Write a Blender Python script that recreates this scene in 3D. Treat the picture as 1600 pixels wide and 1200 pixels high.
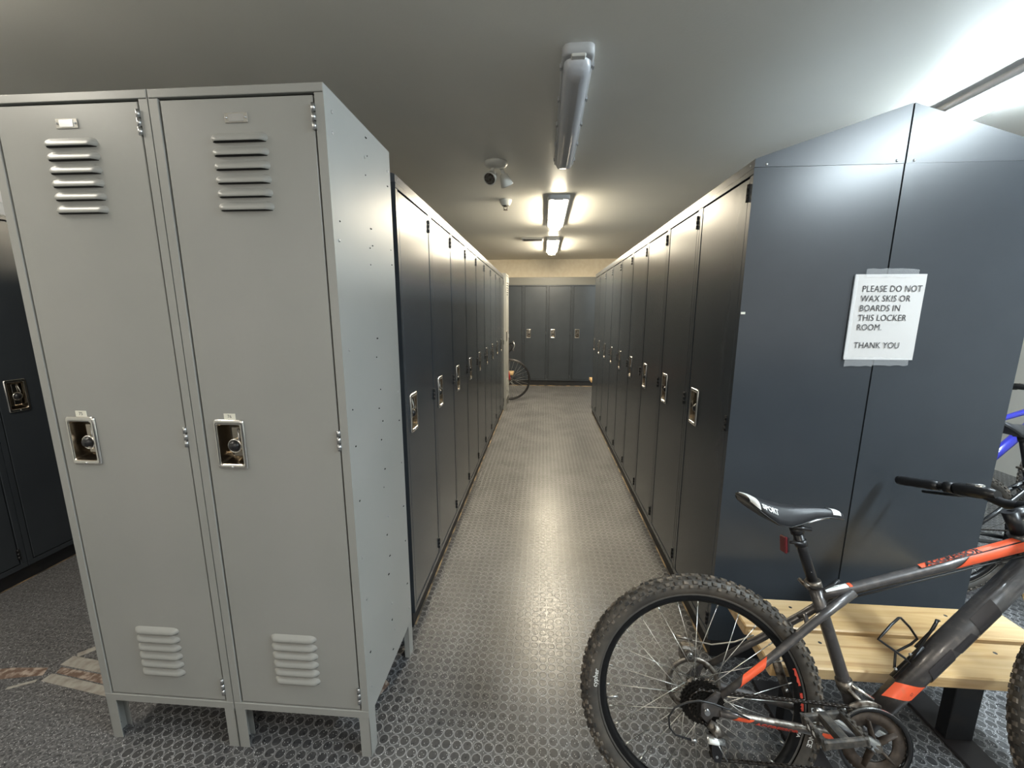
import bpy, bmesh, math, random
from mathutils import Vector, Matrix
random.seed(7)
PI = math.pi
for o in list(bpy.data.objects): bpy.data.objects.remove(o)
scene = bpy.context.scene
COL = scene.collection

# ------------------------------------------------------------------ camera
F_PX, YAW, PITCH, ROLL, CAM_Z = 626.44, 4.408, 10.108, 0.041, 1.4335
def make_camera():
    y, p, r = [math.radians(a) for a in (YAW, PITCH, ROLL)]
    F = Vector((-math.sin(y)*math.cos(p), math.cos(y)*math.cos(p), -math.sin(p)))
    R = Vector((math.cos(y), math.sin(y), 0)); U = R.cross(F)
    R2 = R*math.cos(r)+U*math.sin(r); U2 = -R*math.sin(r)+U*math.cos(r)
    cd = bpy.data.cameras.new('camera'); cd.sensor_width = 36; cd.sensor_fit = 'HORIZONTAL'
    cd.lens = F_PX*36/1600; cd.clip_start = .02
    co = bpy.data.objects.new('camera', cd); COL.objects.link(co)
    m = Matrix((R2, U2, -F)).transposed().to_4x4(); m.translation = Vector((0, 0, CAM_Z))
    co.matrix_world = m; scene.camera = co
make_camera()

# ------------------------------------------------------------------ light and exposure
scene.view_settings.view_transform = 'Standard'
scene.view_settings.look = 'None'
scene.view_settings.gamma = 1
scene.view_settings.use_curve_mapping = False
scene.view_settings.exposure = 1.85
w = bpy.data.worlds.new('world'); scene.world = w; w.use_nodes = True
w.node_tree.nodes['Background'].inputs[0].default_value = (1, .95, .86, 1)
w.node_tree.nodes['Background'].inputs[1].default_value = 0.30
LAMP_COOL = ((.80, .93, 1.0), 46.0)
LAMP_WARM = ((1.0, .88, .66), 40.0)
LAMP_BACK = ((1.0, .93, .80), 14.0)

# ------------------------------------------------------------------ materials
def mat(name, col=(.5,.5,.5), rough=.5, metal=0., spec=.5, coat=0., emit=None, alpha=1., trans=0.,
        noise=None, bump=None, coat_rough=.1):
    m = bpy.data.materials.new(name); m.use_nodes = True
    nt = m.node_tree; b = nt.nodes['Principled BSDF']
    b.inputs['Base Color'].default_value = (*col, 1)
    b.inputs['Roughness'].default_value = rough
    b.inputs['Metallic'].default_value = metal
    b.inputs['Specular IOR Level'].default_value = spec
    b.inputs['Coat Weight'].default_value = coat
    b.inputs['Coat Roughness'].default_value = coat_rough
    b.inputs['Alpha'].default_value = alpha
    b.inputs['Transmission Weight'].default_value = trans
    if emit:
        b.inputs['Emission Color'].default_value = (*emit[0], 1)
        b.inputs['Emission Strength'].default_value = emit[1]
    tc = None
    if noise or bump:
        tc = nt.nodes.new('ShaderNodeTexCoord')
    if noise:   # (scale, colour2, lo, hi)
        sc, c2, lo, hi = noise
        n = nt.nodes.new('ShaderNodeTexNoise'); n.inputs['Scale'].default_value = sc; n.inputs['Detail'].default_value = 6
        nt.links.new(tc.outputs['Object'], n.inputs['Vector'])
        mr = nt.nodes.new('ShaderNodeMapRange'); mr.inputs[1].default_value = lo; mr.inputs[2].default_value = hi
        nt.links.new(n.outputs['Fac'], mr.inputs[0])
        mx = nt.nodes.new('ShaderNodeMix'); mx.data_type = 'RGBA'
        mx.inputs['A'].default_value = (*col, 1); mx.inputs['B'].default_value = (*c2, 1)
        nt.links.new(mr.outputs[0], mx.inputs['Factor'])
        nt.links.new(mx.outputs['Result'], b.inputs['Base Color'])
    if bump:    # (scale, strength, distance)
        n = nt.nodes.new('ShaderNodeTexNoise'); n.inputs['Scale'].default_value = bump[0]; n.inputs['Detail'].default_value = 3
        nt.links.new(tc.outputs['Object'], n.inputs['Vector'])
        bp = nt.nodes.new('ShaderNodeBump'); bp.inputs['Strength'].default_value = bump[1]; bp.inputs['Distance'].default_value = bump[2]
        nt.links.new(n.outputs['Fac'], bp.inputs['Height']); nt.links.new(bp.outputs['Normal'], b.inputs['Normal'])
    return m

M = {}
M['navy'] = mat('navy_paint', (.038, .045, .054), .27, spec=.5, noise=(3, (.044, .052, .062), .35, .7), bump=(200, .10, .0005))
M['navy_edge'] = mat('navy_edge_paint', (.05, .058, .07), .3, bump=(260, .1, .0005))
M['grey'] = mat('grey_paint', (.30, .305, .29), .36, noise=(2.5, (.33, .33, .315), .35, .7), bump=(300, .12, .0005))
M['chrome'] = mat('chrome', (.82, .80, .76), .19, 1.0, bump=(60, .25, .0006))
M['chrome_dark'] = mat('dark_chrome_inside', (.50, .45, .38), .18, 1.0, bump=(40, .3, .001))  # darker, warmer chrome for the pocket and latch
M['steel'] = mat('steel', (.55, .56, .57), .3, 1.0)
M['black'] = mat('black_plastic', (.012, .012, .014), .35)
M['dark_metal'] = mat('dark_metal', (.05, .05, .052), .35, .8)
M['hole_shade'] = mat('painted_hole_shade', (.004, .004, .004), .9)  # black colour stands in for shade inside holes and gaps
M['paper'] = mat('paper', (.60, .585, .575), .7, bump=(25, .3, .003))
M['ink'] = mat('printed_ink', (.05, .05, .055), .8)
M['sticker'] = mat('sticker', (.78, .77, .68), .6)
M['tape'] = mat('clear_tape', (.9, .92, .95), .12, alpha=.22, bump=(70, .8, .003))
M['ceiling'] = mat('ceiling_paint', (.74, .735, .69), .42, spec=.35, noise=(1.2, (.79, .78, .72), .3, .7), bump=(90, .25, .0012))
M['cream'] = mat('cream_wall', (.66, .57, .43), .6, noise=(14, (.72, .64, .50), .35, .7), bump=(150, .15, .001))
M['wall'] = mat('wall_paint', (.52, .51, .47), .65, bump=(120, .15, .001))
M['fascia'] = mat('fascia_board', (.13, .13, .118), .5)
M['base'] = mat('plinth', (.012, .013, .016), .55, noise=(9, (.03, .025, .02), .55, .8))
M['bead'] = mat('dirty_edge_bead', (.40, .28, .15), .7, noise=(9, (.05, .045, .04), .38, .58))
M['strip'] = mat('old_tape', (.40, .385, .35), .6, noise=(30, (.22, .19, .16), .4, .8))
M['rust'] = mat('rust_stain', (.16, .105, .08), .8, noise=(40, (.40, .33, .28), .45, .6))
M['white_plastic'] = mat('white_plastic', (.62, .62, .58), .35)
M['lamp_body'] = mat('lamp_housing', (.42, .43, .44), .4)
M['lens_cool'] = mat('lens_lit_cool', (.9, .9, .9), .3, emit=LAMP_COOL)
M['lens_warm'] = mat('lens_lit_warm', (.9, .9, .9), .3, emit=LAMP_WARM)
M['lens_back'] = mat('lens_lit_neutral', (.9, .9, .9), .3, emit=LAMP_BACK)
M['lens_off'] = mat('clear_ribbed_lens', (.56, .58, .62), .14, alpha=.85, spec=.8, bump=(300, .4, .001))
M['tray'] = mat('lamp_tray', (.42, .44, .48), .4, .0)
M['tube_off'] = mat('unlit_tube', (.50, .52, .56), .3)
# bike materials
M['frame_grey'] = mat('frame_graphite', (.082, .076, .076), .34, .45, coat=.3, noise=(50, (.14, .125, .115), .5, .75))
M['frame_black'] = mat('frame_black', (.018, .019, .021), .3, .2, coat=.4)
M['frame_patch'] = mat('frame_dark_patch', (.044, .040, .042), .38, .3)
M['orange'] = mat('orange_decal', (.80, .105, .035), .42, noise=(60, (.65, .12, .05), .55, .8))
M['tyre'] = mat('dusty_tyre', (.030, .028, .026), .85, noise=(42, (.21, .175, .14), .42, .68), bump=(220, .5, .001))
M['tyre_side'] = mat('tyre_sidewall', (.050, .045, .040), .5, noise=(20, (.10, .086, .070), .4, .7))
M['rim'] = mat('black_rim', (.010, .010, .011), .28, .4)
M['rim_edge'] = mat('brushed_rim_edge', (.22, .21, .195), .35, .9)
M['spoke'] = mat('spoke_steel', (.72, .71, .68), .28, 1.)
M['dirty_metal'] = mat('dirty_metal', (.26, .235, .205), .42, .85, noise=(70, (.09, .07, .055), .42, .65))
M['cassette'] = mat('greasy_cassette', (.022, .020, .018), .4, .7)
M['chain'] = mat('greasy_chain', (.040, .034, .030), .4, .7)
M['ring_dirt'] = mat('muddy_chainring', (.040, .029, .022), .7, .2, noise=(45, (.095, .070, .052), .4, .7))
M['silver'] = mat('silver_alloy', (.55, .55, .54), .25, .9)
M['pedal'] = mat('dirty_pedal', (.035, .032, .029), .65, noise=(60, (.11, .095, .078), .45, .7))
M['saddle'] = mat('saddle_vinyl', (.020, .021, .025), .42)
M['white'] = mat('white_print', (.75, .76, .74), .5)
M['red_decal'] = mat('red_decal', (.55, .06, .035), .5)
M['red_lens'] = mat('red_reflector', (.11, .012, .016), .2)
M['cable'] = mat('cable_housing', (.015, .015, .016), .4)
M['cable_grey'] = mat('bare_cable', (.35, .33, .30), .35, .7)
M['blue'] = mat('blue_frame', (.035, .04, .42), .3, coat=.4)
M['red'] = mat('red_frame', (.45, .02, .02), .3, coat=.4)

def wood_mat():
    m = mat('varnished_pine', (.62, .42, .20), .33, coat=.3)
    nt = m.node_tree; b = nt.nodes['Principled BSDF']
    tc = nt.nodes.new('ShaderNodeTexCoord'); mp = nt.nodes.new('ShaderNodeMapping')
    mp.inputs['Scale'].default_value = (1.6, 22, 22)
    n = nt.nodes.new('ShaderNodeTexNoise'); n.inputs['Scale'].default_value = 2.2; n.inputs['Detail'].default_value = 5; n.inputs['Distortion'].default_value = .6
    n2 = nt.nodes.new('ShaderNodeTexNoise'); n2.inputs['Scale'].default_value = 2.2; n2.inputs['Detail'].default_value = 3
    cr = nt.nodes.new('ShaderNodeValToRGB')
    e = cr.color_ramp.elements
    e[0].position = .30; e[0].color = (.42, .235, .088, 1); e[1].position = .62; e[1].color = (.63, .435, .22, 1)
    x = e.new(.45); x.color = (.56, .36, .16, 1)
    mx = nt.nodes.new('ShaderNodeMix'); mx.data_type = 'RGBA'; mx.inputs['B'].default_value = (.64, .49, .30, 1)
    mr = nt.nodes.new('ShaderNodeMapRange'); mr.inputs[1].default_value = .45; mr.inputs[2].default_value = .75; mr.inputs[4].default_value = .7
    L = nt.links.new
    L(tc.outputs['Object'], mp.inputs[0]); L(mp.outputs[0], n.inputs['Vector']); L(n.outputs['Fac'], cr.inputs[0])
    L(tc.outputs['Object'], n2.inputs['Vector']); L(n2.outputs['Fac'], mr.inputs[0]); L(mr.outputs[0], mx.inputs['Factor'])
    L(cr.outputs[0], mx.inputs['A']); L(mx.outputs['Result'], b.inputs['Base Color'])
    return m
M['wood'] = wood_mat()

def floor_mat():
    m = bpy.data.materials.new('rubber_coin_floor'); m.use_nodes = True
    nt = m.node_tree; b = nt.nodes['Principled BSDF']; L = nt.links.new
    def math_(op, a, c=None, clamp=False):
        n = nt.nodes.new('ShaderNodeMath'); n.operation = op; n.use_clamp = clamp
        for i, v in enumerate((a, c)):
            if v is None: continue
            if isinstance(v, (int, float)): n.inputs[i].default_value = v
            else: L(v, n.inputs[i])
        return n.outputs[0]
    def mr(v, a, c, d=0., e=1.):
        n = nt.nodes.new('ShaderNodeMapRange'); n.interpolation_type = 'SMOOTHSTEP'
        L(v, n.inputs[0])
        for i, k in zip((1, 2, 3, 4), (a, c, d, e)): n.inputs[i].default_value = k
        return n.outputs[0]
    def mix(f, a, c):
        n = nt.nodes.new('ShaderNodeMix'); n.data_type = 'RGBA'
        L(f, n.inputs['Factor'])
        for k, v in (('A', a), ('B', c)):
            if isinstance(v, tuple): n.inputs[k].default_value = (*v, 1)
            else: L(v, n.inputs[k])
        return n.outputs['Result']
    tc = nt.nodes.new('ShaderNodeTexCoord'); P = tc.outputs['Object']
    sp = nt.nodes.new('ShaderNodeSeparateXYZ'); L(P, sp.inputs[0])
    X, Y = sp.outputs[0], sp.outputs[1]
    pitch = .036
    def cell(v, p): return math_('SUBTRACT', math_('FRACT', math_('MULTIPLY', v, 1/p)), .5)
    u, v = cell(X, pitch), cell(Y, pitch)
    d = math_('MULTIPLY', math_('SQRT', math_('ADD', math_('MULTIPLY', u, u), math_('MULTIPLY', v, v))), pitch)
    coin = mr(d, .0152, .0136)                       # 1 on the stud
    ring = mr(math_('ABSOLUTE', math_('SUBTRACT', d, .0160)), .0026, .0008)
    nz = nt.nodes.new('ShaderNodeTexNoise'); nz.inputs['Scale'].default_value = 3.5; nz.inputs['Detail'].default_value = 6; L(P, nz.inputs['Vector'])
    nf = nt.nodes.new('ShaderNodeTexNoise'); nf.inputs['Scale'].default_value = 70; nf.inputs['Detail'].default_value = 5; L(P, nf.inputs['Vector'])
    dirt = mr(nz.outputs['Fac'], .35, .68)
    vo = nt.nodes.new('ShaderNodeTexVoronoi'); vo.inputs['Scale'].default_value = 260; L(P, vo.inputs['Vector'])
    sc = nt.nodes.new('ShaderNodeSeparateXYZ'); L(vo.outputs['Color'], sc.inputs[0])
    speck = math_('MULTIPLY', mr(vo.outputs['Distance'], .36, .22), mr(sc.outputs[0], .84, .87))
    base = mix(dirt, (.036, .037, .041), (.064, .063, .064))
    base = mix(mr(nf.outputs['Fac'], .4, .75, 0, .5), base, (.095, .093, .092))
    ground = mix(coin, (.088, .088, .090), base)
    ground = mix(math_('MULTIPLY', ring, mr(nz.outputs['Fac'], .35, .62, .35, 1.0)), ground, (.25, .25, .255))
    worn = mr(math_('ADD', X, math_('MULTIPLY', nz.outputs['Fac'], .10)), -1.30, -1.42)
    grit = nt.nodes.new('ShaderNodeTexNoise'); grit.inputs['Scale'].default_value = 130; grit.inputs['Detail'].default_value = 4; L(P, grit.inputs['Vector'])
    wornc = mix(mr(grit.outputs['Fac'], .38, .66), (.070, .069, .072), (.24, .238, .24))
    ground = mix(math_('MULTIPLY', worn, .72), ground, wornc)
    ground = mix(speck, ground, (.85, .85, .86))
    # tile joints every metre
    js = math_('MAXIMUM', mr(math_('ABSOLUTE', cell(math_('ADD', X, .18), .98)), .4985, .4995),
               mr(math_('ABSOLUTE', cell(math_('ADD', Y, .11), .98)), .4985, .4995))
    ground = mix(math_('MULTIPLY', js, .5), ground, (.02, .02, .02))
    L(ground, b.inputs['Base Color'])
    L(mr(nf.outputs['Fac'], .3, .8, .27, .46), b.inputs['Roughness'])
    b.inputs['Specular IOR Level'].default_value = .6
    bp = nt.nodes.new('ShaderNodeBump'); bp.inputs['Strength'].default_value = .7; bp.inputs['Distance'].default_value = .0014
    L(math_('ADD', coin, math_('MULTIPLY', nf.outputs['Fac'], .25)), bp.inputs['Height'])
    L(bp.outputs['Normal'], b.inputs['Normal'])
    return m
M['floor'] = floor_mat()

# ------------------------------------------------------------------ helpers
def tag(o, label=None, cat=None, group=None, kind=None):
    if label: o['label'] = label
    if cat: o['category'] = cat
    if group: o['group'] = group
    if kind: o['kind'] = kind
    return o
def empty(name, loc, rz=0., label=None, cat=None, group=None):
    o = bpy.data.objects.new(name, None); COL.objects.link(o); o.empty_display_size = .05
    o.location = loc; o.rotation_euler = (0, 0, rz)
    return tag(o, label, cat, group)
class MB:
    """collects shapes into one mesh; material slots by key"""
    def __init__(s): s.bm = bmesh.new(); s.keys = []; s.cur = 0
    def m(s, key):
        if key not in s.keys: s.keys.append(key)
        s.cur = s.keys.index(key); return s
    def face(s, vs, smooth=False):
        try: f = s.bm.faces.new(vs)
        except ValueError: return None
        f.material_index = s.cur; f.smooth = smooth; return f
    def v(s, p): return s.bm.verts.new(p)
    def box(s, x0, x1, y0, y1, z0, z1, c=0.):
        if c <= 0:
            V = [s.v((x, y, z)) for x in (x0, x1) for y in (y0, y1) for z in (z0, z1)]
            for q in ((0,1,3,2),(4,6,7,5),(0,4,5,1),(2,3,7,6),(0,2,6,4),(1,5,7,3)): s.face([V[i] for i in q])
            return s
        # chamfered box
        V = {}
        for i, x in ((0, x0), (1, x1)):
            for j, y in ((0, y0), (1, y1)):
                for k, z in ((0, z0), (1, z1)):
                    sx, sy, sz = (c if i == 0 else -c), (c if j == 0 else -c), (c if k == 0 else -c)
                    V[i,j,k,'x'] = s.v((x, y+sy, z+sz)); V[i,j,k,'y'] = s.v((x+sx, y, z+sz)); V[i,j,k,'z'] = s.v((x+sx, y+sy, z))
        for a in (0, 1):
            s.face([V[a,0,0,'x'], V[a,0,1,'x'], V[a,1,1,'x'], V[a,1,0,'x']] [::(1 if a == 0 else -1)])
            s.face([V[0,a,0,'y'], V[1,a,0,'y'], V[1,a,1,'y'], V[0,a,1,'y']] [::(1 if a == 0 else -1)])
            s.face([V[0,0,a,'z'], V[0,1,a,'z'], V[1,1,a,'z'], V[1,0,a,'z']] [::(1 if a == 0 else -1)])
        for a in (0, 1):
            for b_ in (0, 1):
                s.face([V[a,b_,0,'x'], V[a,b_,1,'x'], V[a,b_,1,'y'], V[a,b_,0,'y']])
                s.face([V[a,0,b_,'x'], V[a,1,b_,'x'], V[a,1,b_,'z'], V[a,0,b_,'z']])
                s.face([V[0,a,b_,'y'], V[1,a,b_,'y'], V[1,a,b_,'z'], V[0,a,b_,'z']])
                for k in (0, 1): s.face([V[a,b_,k,'x'], V[a,b_,k,'y'], V[a,b_,k,'z']])
        return s
    def tube(s, pts, r, n=10, closed=False, caps=True, flat=1.0, up=None):
        pts = [Vector(p) for p in pts]; N = len(pts)
        rs = r if isinstance(r, (list, tuple)) else [r]*N
        rings = []; prev = None
        for i, p in enumerate(pts):
            if closed: t = pts[(i+1) % N]-pts[i-1]
            else: t = pts[min(i+1, N-1)]-pts[max(i-1, 0)]
            t.normalize()
            if prev is None:
                a = Vector(up) if up else (Vector((0, 0, 1)) if abs(t.z) < .9 else Vector((1, 0, 0)))
            else: a = prev
            a = a-t*a.dot(t); a.normalize(); prev = a; b_ = t.cross(a)
            rings.append([s.v(p+(a*math.cos(2*PI*k/n)*flat+b_*math.sin(2*PI*k/n))*rs[i]) for k in range(n)])
        for i in range(N if closed else N-1):
            A, B = rings[i], rings[(i+1) % N]
            for k in range(n): s.face([A[k], A[(k+1) % n], B[(k+1) % n], B[k]], True)
        if caps and not closed:
            s.face(rings[0][::-1]); s.face(rings[-1])
        return s
    def lathe(s, prof, n=48, centre=(0, 0, 0), axis='y', closed=False):
        """prof: list of (radius, offset along axis)"""
        c = Vector(centre); R = []
        for k in range(n):
            a = 2*PI*k/n; row = []
            for (r, h) in prof:
                if axis == 'y': q = Vector((r*math.cos(a), h, r*math.sin(a)))
                elif axis == 'z': q = Vector((r*math.cos(a), r*math.sin(a), h))
                else: q = Vector((h, r*math.cos(a), r*math.sin(a)))
                row.append(s.v(c+q))
            R.append(row)
        m_ = len(prof)
        for k in range(n):
            A, B = R[k], R[(k+1) % n]
            for i in range(m_ if closed else m_-1):
                j = (i+1) % m_
                s.face([A[i], A[j], B[j], B[i]], True)
        return s
    def disc(s, c, r, n=24, axis='y'):
        V = []
        for k in range(n):
            a = 2*PI*k/n
            q = {'y': (r*math.cos(a), 0, r*math.sin(a)), 'z': (r*math.cos(a), r*math.sin(a), 0), 'x': (0, r*math.cos(a), r*math.sin(a))}[axis]
            V.append(s.v(Vector(c)+Vector(q)))
        s.face(V); return s
    def cyl(s, a, b_, r, n=16): return s.tube([a, b_], r, n)
    def prism(s, poly, axis, a, b_):
        """poly of 2D points extruded along axis from a to b"""
        def P(p, h):
            return {'y': (p[0], h, p[1]), 'x': (h, p[0], p[1]), 'z': (p[0], p[1], h)}[axis]
        A = [s.v(P(p, a)) for p in poly]; B = [s.v(P(p, b_)) for p in poly]
        s.face(A); s.face(B[::-1])
        for i in range(len(poly)):
            j = (i+1) % len(poly); s.face([A[i], B[i], B[j], A[j]])
        return s
    def sphere(s, c, r, n=10):
        c = Vector(c); rr = r if isinstance(r, tuple) else (r, r, r); rows = []
        for i in range(1, n//2):
            th = PI*i/(n//2)
            rows.append([s.v(c+Vector((rr[0]*math.sin(th)*math.cos(2*PI*k/n), rr[1]*math.sin(th)*math.sin(2*PI*k/n), rr[2]*math.cos(th)))) for k in range(n)])
        t = s.v(c+Vector((0, 0, rr[2]))); b_ = s.v(c-Vector((0, 0, rr[2])))
        for k in range(n):
            s.face([t, rows[0][k], rows[0][(k+1) % n]], True); s.face([b_, rows[-1][(k+1) % n], rows[-1][k]], True)
            for i in range(len(rows)-1):
                s.face([rows[i][k], rows[i+1][k], rows[i+1][(k+1) % n], rows[i][(k+1) % n]], True)
        return s
    def build(s, name, parent=None, loc=None, mat_=None, recalc=True):
        me = bpy.data.meshes.new(name)
        if recalc: bmesh.ops.recalc_face_normals(s.bm, faces=s.bm.faces)
        s.bm.to_mesh(me); s.bm.free()
        for k in s.keys: me.materials.append(M[k])
        o = bpy.data.objects.new(name, me); COL.objects.link(o)
        if mat_ is not None: o.matrix_basis = mat_
        if loc is not None: o.location = loc
        if parent is not None: o.parent = parent
        return o
def copy_tree(o, parent=None, depth=0):
    c = o.copy(); COL.objects.link(c)
    if parent is not None: c.parent = parent
    for ch in list(o.children): copy_tree(ch, c)
    return c
def text_obj(name, body, size, fn, matkey, parent=None, align='LEFT', spacing=1.0, width=1.0, shear=0., bold=0.):
    """letters laid out flat, each vertex then mapped by fn(u, v) onto its surface"""
    cu = bpy.data.curves.new('t', 'FONT'); cu.body = body; cu.size = size; cu.align_x = align
    cu.space_character = spacing; cu.shear = shear; cu.resolution_u = 3; cu.offset = bold
    ob = bpy.data.objects.new('t', cu); COL.objects.link(ob)
    dg = bpy.context.evaluated_depsgraph_get(); dg.update()
    me = bpy.data.meshes.new_from_object(ob.evaluated_get(dg))
    bpy.data.objects.remove(ob); bpy.data.curves.remove(cu)
    me.name = name
    for v in me.vertices: v.co = Vector(fn(v.co.x*width, v.co.y))
    me.materials.clear(); me.materials.append(M[matkey])
    o = bpy.data.objects.new(name, me); COL.objects.link(o)
    if parent is not None: o.parent = parent
    return o
def struct(name, mb): return tag(mb.build(name), kind='structure')

# ------------------------------------------------------------------ the room
CZ = 2.48
XL, XR, YB, YF = -3.25, 4.2, 8.345, -2.4
mb = MB().m('floor').box(XL, XR, YF, YB, -.05, 0); struct('floor', mb)
mb = MB().m('ceiling').box(XL, XR, YF, YB, CZ, CZ+.05); struct('ceiling', mb)
struct('wall_back', MB().m('cream').box(XL, XR, YB, YB+.05, 0, CZ))
struct('wall_front', MB().m('navy').box(XL, XR, YF-.05, YF, 0, .9))  # unseen low wall, left open above to let the background light in
struct('wall_left', MB().m('wall').box(XL-.05, XL, YF, YB, 0, CZ))
struct('wall_right', MB().m('wall').box(XR, XR+.05, YF, YB, 0, CZ))

# ------------------------------------------------------------------ lockers
def louver(mb, x0, x1, zt, h=.021, d=.011):
    """scoop pressed out of the door, its lower slot closed by a black face; y = 0 is the door face"""
    n = 7; N = 22
    rows = []
    for j in range(n):
        t = j/(n-1)
        row = []
        for i in range(N):
            # rounded ends: superellipse outline towards the upper edge
            u = -1+2*i/(N-1)
            zz = zt-h*t
            r_end = h*1.0
            half = (x1-x0)/2
            cc = (.62-t)/.62 if t < .62 else (t-.62)/.52
            inset = r_end*.75*(1-math.sqrt(max(0, 1-min(1, cc)**2)))
            x = (x0+x1)/2+u*(half-inset)
            e = min(1., (1-abs(u))*half/(h*.75))
            y = -d*math.sin(min(1, t*1.25)*PI/2)*math.sin(e*PI/2)
            row.append(mb.v((x, y, zz)))
        rows.append(row)
    for j in range(n-1):
        for i in range(N-1): mb.face([rows[j][i], rows[j][i+1], rows[j+1][i+1], rows[j+1][i]], True)
    key = mb.cur; mb.m('hole_shade')  # slot shade painted as a black face under the scoop
    bot = rows[-1]; back = [mb.v((v.co.x, .0004, v.co.z-.0015)) for v in bot]
    for i in range(N-1): mb.face([bot[i], bot[i+1], back[i+1], back[i]])
    mb.cur = key

def cup_handle(door, hx, hz, w=.09, h=.148, depth=.036):
    """chrome recessed pull with a flanged rim; x from hx, centred on hz"""
    x0, x1, z0, z1 = hx, hx+w, hz-h/2, hz+h/2
    def ring(x0, x1, z0, z1, y, r, n=5):
        P = []
        for cx, cz, a0 in ((x1-r, z1-r, 0), (x0+r, z1-r, 90), (x0+r, z0+r, 180), (x1-r, z0+r, 270)):
            for k in range(n):
                a = math.radians(a0+90*k/(n-1)); P.append((cx+r*math.cos(a), y, cz+r*math.sin(a)))
        return P
    mb = MB().m('chrome')
    t = .0105; tt = .0155
    seq = [(ring(x0, x1, z0, z1, 0, .008), 'chrome'), (ring(x0+.001, x1-.001, z0+.001, z1-.001, -.0035, .008), 'chrome'),
           (ring(x0+t*.35, x1-t*.35, z0+t*.35, z1-t*.35, -.005, .007), 'chrome'),
           (ring(x0+t*.9, x1-t*.9, z0+tt*.9, z1-tt*.9, -.005, .006), 'chrome'),
           (ring(x0+t, x1-t, z0+tt, z1-tt, -.003, .006), 'chrome_dark'),
           (ring(x0+t+.006, x1-t-.005, z0+tt+.010, z1-tt-.004, depth, .004), 'chrome_dark')]
    prev = None
    for P, k in seq:
        V = [mb.v(p) for p in P]
        if prev:
            mb.m(k)
            for i in range(len(V)): mb.face([prev[i], prev[(i+1) % len(V)], V[(i+1) % len(V)], V[i]], k == 'chrome')
        prev = V
    mb.m('chrome_dark').face(prev)
    mb.m('steel').sphere(((x0+x1)/2, -.0055, z0+.0075), .0032, 8)
    o = mb.build('cup_handle', door)
    # latch slide and combination dial inside the pocket
    lb = MB().m('chrome_dark').box(x0+t+.028, x1-t-.008, .014, depth, z0+tt+.018, z1-tt-.010, .002)
    lb.m('steel').tube([(x0+t+.050, .012, z1-tt-.014), (x0+t+.056, .006, hz+.018), (x0+t+.054, .010, hz+.004)], .0022, 6)
    lb.build('latch_slide', door)
    c = ((x0+x1)/2+.006, 0, hz-.006)
    ld = MB().m('chrome').lathe([(.0001, .012), (.0205, .012), (.0215, .008), (.0205, .004), (.0175, .003), (.017, .006)], 28, c)
    ld.m('black').lathe([(.017, .006), (.0165, .002), (.013, -.001), (.011, -.005), (.0001, -.006)], 28, c)
    ld.build('combination_dial', door)

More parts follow.
